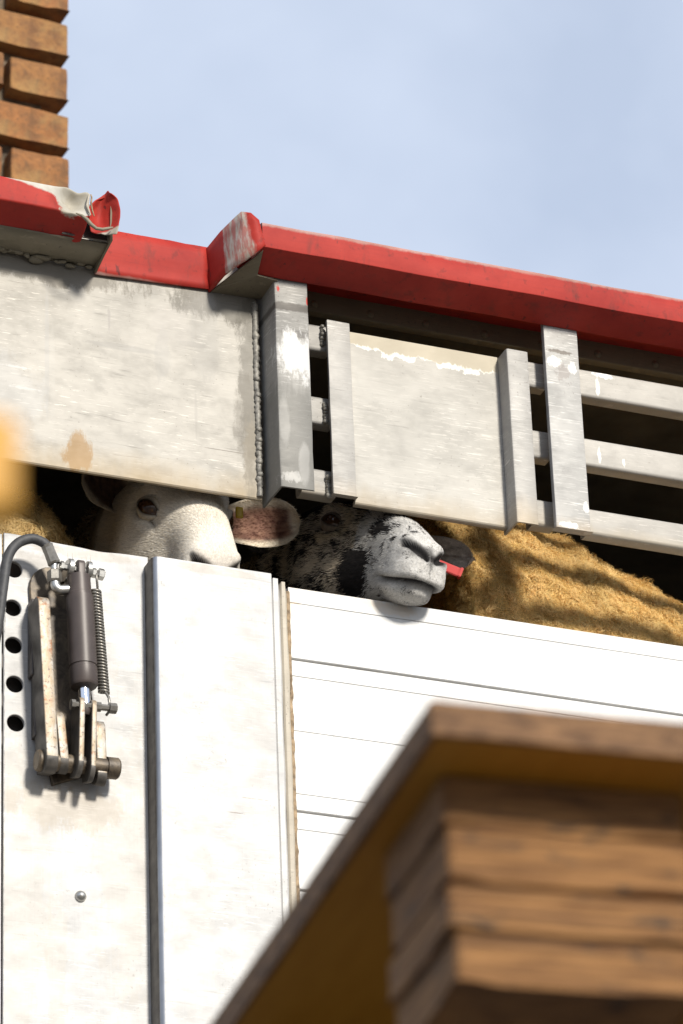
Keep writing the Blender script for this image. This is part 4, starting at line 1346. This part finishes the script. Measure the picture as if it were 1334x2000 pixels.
S2 = empty('speckled_sheep', (.12, .85, 3.60))
tag(S2, 'black and white speckled sheep resting its chin on the rail', 'sheep', 'sheep in the trailer')
R2 = axes((.23796864, -.93851953, -.25010401), (.96115894, .2646132, -.07844324), (.13980133, -.22172268, .96503608))
t2, sc2 = np.array([.06776, .22537, 4.52607]), np.array([1.1677] * 3)
body2 = [((.055, .46, 4.44), .125, .14, .15), ((.085, .62, 4.33), .19, .22, .25), ((.12, .82, 4.22), .21, .27, .28), ((.15, 1.15, 4.20), .215, .28, .28), ((.17, 1.45, 4.20), .20, .26, .25), ((.17, 1.62, 4.20), .11, .15, .14), ((.17, 1.68, 4.20), .02, .02, .02)]
legs2 = [((.0, .70, 4.10), (.0, .70, 3.60), .07, .03), ((.2, .70, 4.10), (.2, .70, 3.60), .07, .03), ((.06, 1.44, 4.10), (.06, 1.46, 3.60), .08, .03), ((.27, 1.44, 4.10), (.27, 1.46, 3.60), .08, .03)]
me2, L2, nh2 = sheep_mesh(R2, t2, sc2, body2, legs2)
co_ = np.array([v.co[:] for v in me2.vertices])
c2 = np.tile(np.array([.34, .27, .17]), (len(co_), 1))
c2[:nh2] = speck_col(L2[:nh2], co_[:nh2], False)
set_cols(me2, c2)
b2 = link('body', me2, M['skin'], S2, True)
for s in (-1, 1): eye(R2, t2, sc2, s, S2, .9, (.20, .16, .12))
fur('face_hair', me2, L2, nh2, speck_col, 85000, b2, R2, sc2, .006, .012, .0010, hair_mask, .8)
ear_mesh('ear', (.168, .175, 4.505), (.283, .070, 4.462), .072, (-.2, -.75, -.25), ((.26, .23, .21), (.80, .75, .70)), (.45, .40, .37), (.66, .61, .57), S2, .30, .0, 13, .5)
ear_mesh('ear', (.0, .245, 4.545), (-.07, .30, 4.57), .07, (.1, -.8, -.3), ((.03, .025, .02), (.08, .06, .05)), (.05, .045, .04), (.06, .05, .045), S2, .3, .0, 17, .5)
tg = bmesh.new()
for (x0, x1, y0, y1, z0, z1) in ((-.026, .018, -.003, .003, -.0095, .0095), (.018, .024, -.0055, .0055, -.0105, .0105)):
    box_bm(tg, x0, x1, y0, y1, z0, z1)
bmesh.ops.bevel(tg, geom=tg.edges[:], offset=.0012, segments=2, affect='EDGES')
tg.transform(Matrix.Translation((.2165, .030, 4.4105)) @ Matrix.Rotation(rad(23), 4, 'Y') @ Matrix.Rotation(rad(-12), 4, 'Z'))
me = from_bm(tg, 'ear_tag'); sharp_smooth(me, 40)
link('ear_tag', me, M['red_tag'], S2)

# ---- two sheep seen only by their fleece
def fleece(name, me, parent, n, region, cols, lmin, lmax, width, curl, flow0):
    co, no, tr = mesh_arrays(me)
    ctr = co[tr].mean(1); nn = no[tr].mean(1)
    mk = region(ctr, nn).astype(float)
    ti, bc = sample(co, tr, n, mk)
    root = (co[tr[ti]] * bc[..., None]).sum(1); nr = (no[tr[ti]] * bc[..., None]).sum(1)
    big = vnoise(root, 13, 2.); cl = vnoise(root, 60, 5.)
    c_ = np.array(cols[0]) * (1 - np.clip(.5 + .9 * cl, 0, 1))[:, None] + np.array(cols[1]) * np.clip(.5 + .9 * cl, 0, 1)[:, None]
    c_ = c_ * (1 + .2 * big)[:, None] * (.84 + .32 * rng.random((n, 1)))
    fl = np.array([mnoise.noise_vector(Vector(p) * 34)[:] for p in root]) * 1.4 + np.array(flow0) + .5 * (rng.random((n, 3)) - .5)
    ln = (lmin + (lmax - lmin) * rng.random(n)) * (1 + .5 * cl)
    lift = .35 + .5 * np.clip(.5 + cl, 0, 1) + .3 * rng.random(n)
    return strands(name, root, nr, fl, ln, width, c_, curl, lift, 4, M['hair'], parent, .5)

def fleece_sheep(S, Rm, t, sc, body, legs, base, bumps, headcol):
    me, Lf, nh = sheep_mesh(Rm, t, sc, body, legs, 50, 120)
    co, no, tr = mesh_arrays(me)
    dsp = np.zeros(len(co))
    bmask = np.ones(len(co)); bmask[:nh] = 0
    for sc_, am in bumps: dsp += vnoise(co, sc_, 4.) * am
    co2 = co + no * (dsp * bmask)[:, None]
    me.vertices.foreach_set('co', co2.ravel()); me.update()
    c_ = np.tile(np.array(base), (len(co), 1)) * (.8 + .2 * vnoise(co, 40)[:, None])
    c_[:nh] = headcol
    set_cols(me, c_)
    b = link('body', me, M['skin'], S, True)
    for s in (-1, 1): eye(Rm, t, sc, s, S)
    for s in (-1, 1):
        ear_mesh('ear', hpt(Rm, t, sc, (.0, s * .066, .02)), hpt(Rm, t, sc, (-.02, s * .165, -.01)), .07, tuple(Rm @ np.array([.6, 0, -.3])), ((.3, .2, .15), (.4, .3, .24)), (.4, .33, .24), (.45, .38, .28), S, .3, 0, 21 + s)
    return me, b

S3 = empty('fleecy_sheep', (.70, .42, 3.60))
tag(S3, 'yellow-fleeced sheep behind the rail at the right, only its woolly back showing', 'sheep', 'sheep in the trailer')
f3 = np.array([.93, .05, -.36]); f3 /= np.linalg.norm(f3); l3 = np.cross([0, 0, 1.], f3); l3 /= np.linalg.norm(l3)
R3 = axes(f3, l3, np.cross(f3, l3))
body3 = [((1.08, .45, 4.20), .12, .15, .16), ((.95, .44, 4.20), .18, .24, .25), ((.82, .42, 4.18), .245, .345, .30), ((.70, .40, 4.20), .27, .42, .32), ((.58, .395, 4.20), .275, .495, .32), ((.44, .39, 4.20), .275, .52, .32), ((.31, .36, 4.20), .255, .51, .30), ((.22, .32, 4.20), .21, .49, .28), ((.16, .29, 4.22), .13, .40, .22), ((.14, .29, 4.26), .02, .03, .03)]
legs3 = [((.85, .30, 4.05), (.85, .30, 3.60), .07, .03), ((.85, .50, 4.05), (.85, .50, 3.60), .07, .03), ((.40, .27, 4.05), (.40, .27, 3.60), .08, .03), ((.40, .45, 4.05), (.40, .45, 3.60), .08, .03)]
me3, b3 = fleece_sheep(S3, R3, np.array([1.14, .43, 4.26]), np.array([1.1] * 3), body3, legs3, (.66, .45, .17), ((7, .012), (18, .012), (45, .008), (95, .004)), (.5, .42, .3))
WOOL = ((.70, .475, .17), (.90, .68, .33))
fleece('fleece', me3, b3, 115000, lambda c_, n_: (c_[:, 2] > 4.20) & (n_[:, 1] < .35) & (c_[:, 0] < 1.05), WOOL, .006, .015, .0011, .0030, (-.1, -.2, -.25))

S4 = empty('fleecy_sheep', (-.85, .42, 3.60))
tag(S4, 'cream-fleeced sheep at the far left behind the hose', 'sheep', 'sheep in the trailer')
f4 = np.array([-.95, .05, -.3]); f4 /= np.linalg.norm(f4); l4 = np.cross([0, 0, 1.], f4); l4 /= np.linalg.norm(l4)
R4 = axes(f4, l4, np.cross(f4, l4))
body4 = [((-1.34, .42, 4.20), .12, .13, .15), ((-1.20, .40, 4.22), .18, .22, .24), ((-1.02, .36, 4.26), .23, .27, .36), ((-.82, .33, 4.29), .25, .28, .40), ((-.68, .325, 4.29), .25, .29, .40), ((-.56, .32, 4.28), .235, .285, .38), ((-.475, .31, 4.26), .18, .235, .32), ((-.435, .31, 4.25), .02, .03, .03)]
legs4 = [((-1.10, .27, 4.05), (-1.10, .27, 3.60), .07, .03), ((-1.10, .47, 4.05), (-1.10, .47, 3.60), .07, .03), ((-.60, .25, 4.05), (-.60, .25, 3.60), .08, .03), ((-.60, .43, 4.05), (-.60, .43, 3.60), .08, .03)]
me4, b4 = fleece_sheep(S4, R4, np.array([-1.44, .41, 4.26]), np.array([1.1] * 3), body4, legs4, (.56, .39, .17), ((7, .010), (18, .010), (45, .008), (95, .004)), (.5, .42, .3))
fleece('fleece', me4, b4, 42000, lambda c_, n_: (c_[:, 2] > 4.18) & (n_[:, 1] < .4) & (c_[:, 0] > -1.0), ((.55, .39, .16), (.76, .58, .29)), .007, .016, .0011, .0024, (.1, -.2, -.3))
# neck wool of the two that look out
for (S_, me_, b_, nh_, cl_) in ((S1, me1, b1, nh1, ((.34, .26, .15), (.55, .44, .28))), (S2, me2, b2, nh2, ((.05, .045, .04), (.42, .34, .22)))):
    fleece('fleece', me_, b_, 16000, lambda c_, n_: (c_[:, 2] > 4.22) & (c_[:, 1] > .30) & (c_[:, 1] < .75) & (n_[:, 1] < .45), cl_, .010, .024, .0017, .003, (0, 0, -.6))

# ------------------------------------------------------------------ brick building behind the trailer
k = NB('old_brick')
oi = k.t.nodes.new('ShaderNodeObjectInfo')
n = k.noise(k.co, 26, 6, .65, .6)
hue = k.mix(oi.outputs['Random'], (.36, .135, .042), (.33, .18, .062))
c = k.mix(k.rng(n, .38, .62), hue, (.18, .085, .035))
c = k.mix(k.math('MULTIPLY', k.rng(k.noise(k.co, 9, 5, .65), .5, .66), .65), c, (.38, .23, .085))
c = k.mix(k.math('MULTIPLY', k.rng(k.noise(k.co, 70, 4), .6, .7), .6), c, (.11, .07, .04))
k.bump(k.noise(k.co, 45, 6, .75), .8, .010)
M['brick'] = k.done(c, .9)
M['mortar'] = mat_plain('mortar', (.12, .09, .06), .95, 0, .5, 40, .5)
B0 = Vector((.229, 2.151, 6.972))               # right-hand corner of the wall, top of the second course shown
a4 = rad(4)
ex, ey = Vector((math.cos(a4), math.sin(a4), 0)), Vector((-math.sin(a4), math.cos(a4), 0))
BW = empty('brick_building', (B0.x - .9 * ex.x, B0.y - .9 * ex.y, 0))
tag(BW, 'corner of a weathered orange brick building rising behind the trailer roof', 'building')
course, bh, hd, st_, gap, depth = .1325, .0935, .150, .315, .022, .15
def rbrick(w):
    bm = bmesh.new()
    box_bm(bm, -w / 2, w / 2, 0, depth, -bh / 2, bh / 2)
    bmesh.ops.subdivide_edges(bm, edges=bm.edges[:], cuts=4, use_grid_fill=True)
    bmesh.ops.bevel(bm, geom=[e for e in bm.edges if e.calc_face_angle(0) > .8], offset=.003, segments=1, affect='EDGES')
    sd_ = random.random() * 50
    for v in bm.verts: v.co += mnoise.noise_vector(v.co * 16 + Vector((sd_, 0, 0))) * .0028 + mnoise.noise_vector(v.co * 55 + Vector((sd_, 0, 0))) * .0016
    return from_bm(bm, 'brick')
mesh_h = [rbrick(hd) for _ in range(4)]
mesh_s = [rbrick(st_) for _ in range(4)]
for me_ in mesh_h + mesh_s: me_.materials.append(M['brick'])
top_z = B0.z
rot4 = Matrix.Rotation(a4, 4, 'Z')
for ci in range(-9, 14):
    zc_ = top_z - bh / 2 + ci * course
    off = 0.0
    heads_row = (ci % 2 != 0)
    first = True
    while off < 1.45:
        w = hd if (heads_row) else st_
        if heads_row and not first: w = hd
        me_ = random.choice(mesh_h if w == hd else mesh_s)
        o = bpy.data.objects.new('brick', me_)
        COL.objects.link(o)
        o.parent = BW
        pos = B0 - ex * (off + w / 2 + random.uniform(-.003, .003)) + ey * random.uniform(-.004, .004)
        pos.z = zc_ + random.uniform(-.003, .003)
        o.location = pos - BW.location
        o.rotation_euler = (random.uniform(-.012, .012), random.uniform(-.010, .010), a4)
        off += w + gap
        first = False
# mortar core, recessed, down to the ground
def wall_box(name, u0, u1, v0, v1, z0, z1, mat):
    bm = bmesh.new()
    vs = [bm.verts.new((B0 + ex * u_ + ey * v_).xy.to_3d() + Vector((0, 0, z_))) for z_ in (z0, z1) for u_, v_ in ((u0, v0), (u1, v0), (u1, v1), (u0, v1))]
    for f in ((0, 1, 2, 3), (4, 5, 6, 7), (0, 1, 5, 4), (1, 2, 6, 5), (2, 3, 7, 6), (3, 0, 4, 7)):
        bm.faces.new([vs[i] for i in f])
    return link(name, from_bm(bm, name), mat, BW)
wall_box('mortar_core', -1.5, -.050, .050, 4.0, 0, top_z + 13 * course + .05, M['mortar'])
wall_box('lower_wall', -1.52, -.004, .002, .024, 0, top_z - 9.6 * course, M['brick'])

# ------------------------------------------------------------------ pallet in the foreground, on a rack
k = NB('pallet_wood')
g_ = k.noise(k.mapping((4, 4, 70)), 3.2, 5, .62, .4)
c = k.mix(k.rng(g_, .36, .60), (.115, .047, .012), (.30, .145, .046))
g2 = k.noise(k.mapping((2.2, 2.2, 120), (1, 4, 2)), 2.2, 3, .5)
c = k.mix(k.math('MULTIPLY', k.rng(g2, .55, .66), .8), c, (.085, .038, .014))
c = k.mix(k.rng(k.noise(k.mapping((9, 9, 24), (3, 1, 2)), 2.4, 4), .60, .70), c, (.035, .024, .016))
k.bump(k.math('ADD', g_, g2), .7, .005)
M['wood'] = k.done(c, .8)
k = NB('ochre_ply')
g_ = k.noise(k.mapping((30, 4, 4)), 3, 5, .6)
c = k.mix(k.rng(g_, .3, .7), (.45, .20, .013), (.52, .245, .022))
k.bump(g_, .2, .002)
M['ochre'] = k.done(c, .6)
k = NB('ply_edge')
g_ = k.noise(k.mapping((14, 14, 60)), 3, 6, .7)
c = k.mix(k.rng(g_, .36, .64), (.07, .034, .016), (.27, .145, .065))
k.bump(g_, .6, .004)
M['ply_edge'] = k.done(c, .85)
Z0 = Vector((-1.43567, -3.53923, 2.28404))       # near upper corner of the deck
pa = rad(-6.2)
e1, e2 = Vector((math.cos(pa), math.sin(pa), 0)), Vector((-math.sin(pa), math.cos(pa), 0))
def pbox(name, u0, u1, v0, v1, z0, z1, mat, parent, bev=.003, jit=.0):
    bm = bmesh.new()
    box_bm(bm, u0, u1, v0, v1, z0, z1)
    if jit:
        bmesh.ops.subdivide_edges(bm, edges=bm.edges[:], cuts=5, use_grid_fill=True)
    bmesh.ops.bevel(bm, geom=[e for e in bm.edges if e.calc_face_angle(0) > .8], offset=bev, segments=2, affect='EDGES')
    if jit:
        for v in bm.verts: v.co += mnoise.noise_vector(v.co * 22) * jit
    me = from_bm(bm, name); sharp_smooth(me, 45)
    o = link(name, me, mat)
    o.parent = parent
    o.location = Vector((Z0.x, Z0.y, Z0.z)) - parent.location
    o.rotation_euler = (0, 0, pa)
    return o
PL = empty('wooden_pallet', Z0 + e1 * .4 + e2 * .5 + Vector((0, 0, -.19)))
tag(PL, 'out-of-focus wooden pallet with ochre underside in the near right corner', 'pallet')
pbox('deck', .0, .80, .0, 1.10, -.0245, -.0005, M['ochre'], PL, .002)
pbox('deck_edge', -.0035, .80, -.0045, -.0008, -.0250, .002, M['ply_edge'], PL, .001, .0008)
pbox('deck_edge', -.0045, -.0008, -.004, 1.10, -.0250, .002, M['ply_edge'], PL, .001, .0008)
for bu in (.022, .31, .600):
    for bv in (.060, .62, .940):
        bl = pbox('block', bu, bu + .185, bv, bv + .150, -.0625, -.0250, M['wood'], PL, .002, .0006)
        for (z0_, z1_, du, dv, nm, mt_) in ((-.1040, -.0632, .003, .002, 'board', 'wood'), (-.1130, -.1035, .011, .014, 'spacer', 'ply_edge'),
                                             (-.1450, -.1125, -.001, -.005, 'board', 'wood'), (-.1850, -.1457, .004, -.001, 'board', 'wood')):
            sb = pbox(nm, bu + du, bu + .185 + du - 2 * abs(du) * (nm == 'spacer'), bv + dv, bv + .150, z0_, z1_, M[mt_], bl, .002, .0006)
            sb.location = Vector((0, 0, 0))
            sb.rotation_euler = (0, 0, 0)
RK = empty('pallet_rack', Vector(((Z0 + e1 * .4 + e2 * .5).x, (Z0 + e1 * .4 + e2 * .5).y, 0)))
tag(RK, 'low timber rack that carries the foreground pallet, below the picture', 'rack')
for bv in (.65, .965):
    pbox('beam', -.0, .84, bv, bv + .09, -.300, -.1855, M['wood'], RK, .004)
for bu in (.03, .72):
    for bv in (.655, .97):
        pbox('leg', bu, bu + .08, bv + .005, bv + .085, -2.284, -.3005, M['wood'], RK, .004)

# ------------------------------------------------------------------ yellow rail end close to the lens
M['yellow'] = mat_plain('yellow_paint', (.47, .235, .022), .5, 0, .08, 30, .05)
YB = empty('yellow_barrier', (-2.45, -4.745, 0))
tag(YB, 'blurred yellow barrier rail end poking in at the left edge', 'barrier')
box('rail', -2.75, -2.1440, -4.760, -4.738, 1.7040, 1.7440, M['yellow'], YB, .004, 3)
box('upright', -2.48, -2.43, -4.7375, -4.690, .004, 1.80, M['yellow'], YB, .004, 3)
box('foot_plate', -2.53, -2.38, -4.79, -4.64, .0, .008, M['yellow'], YB, .002)
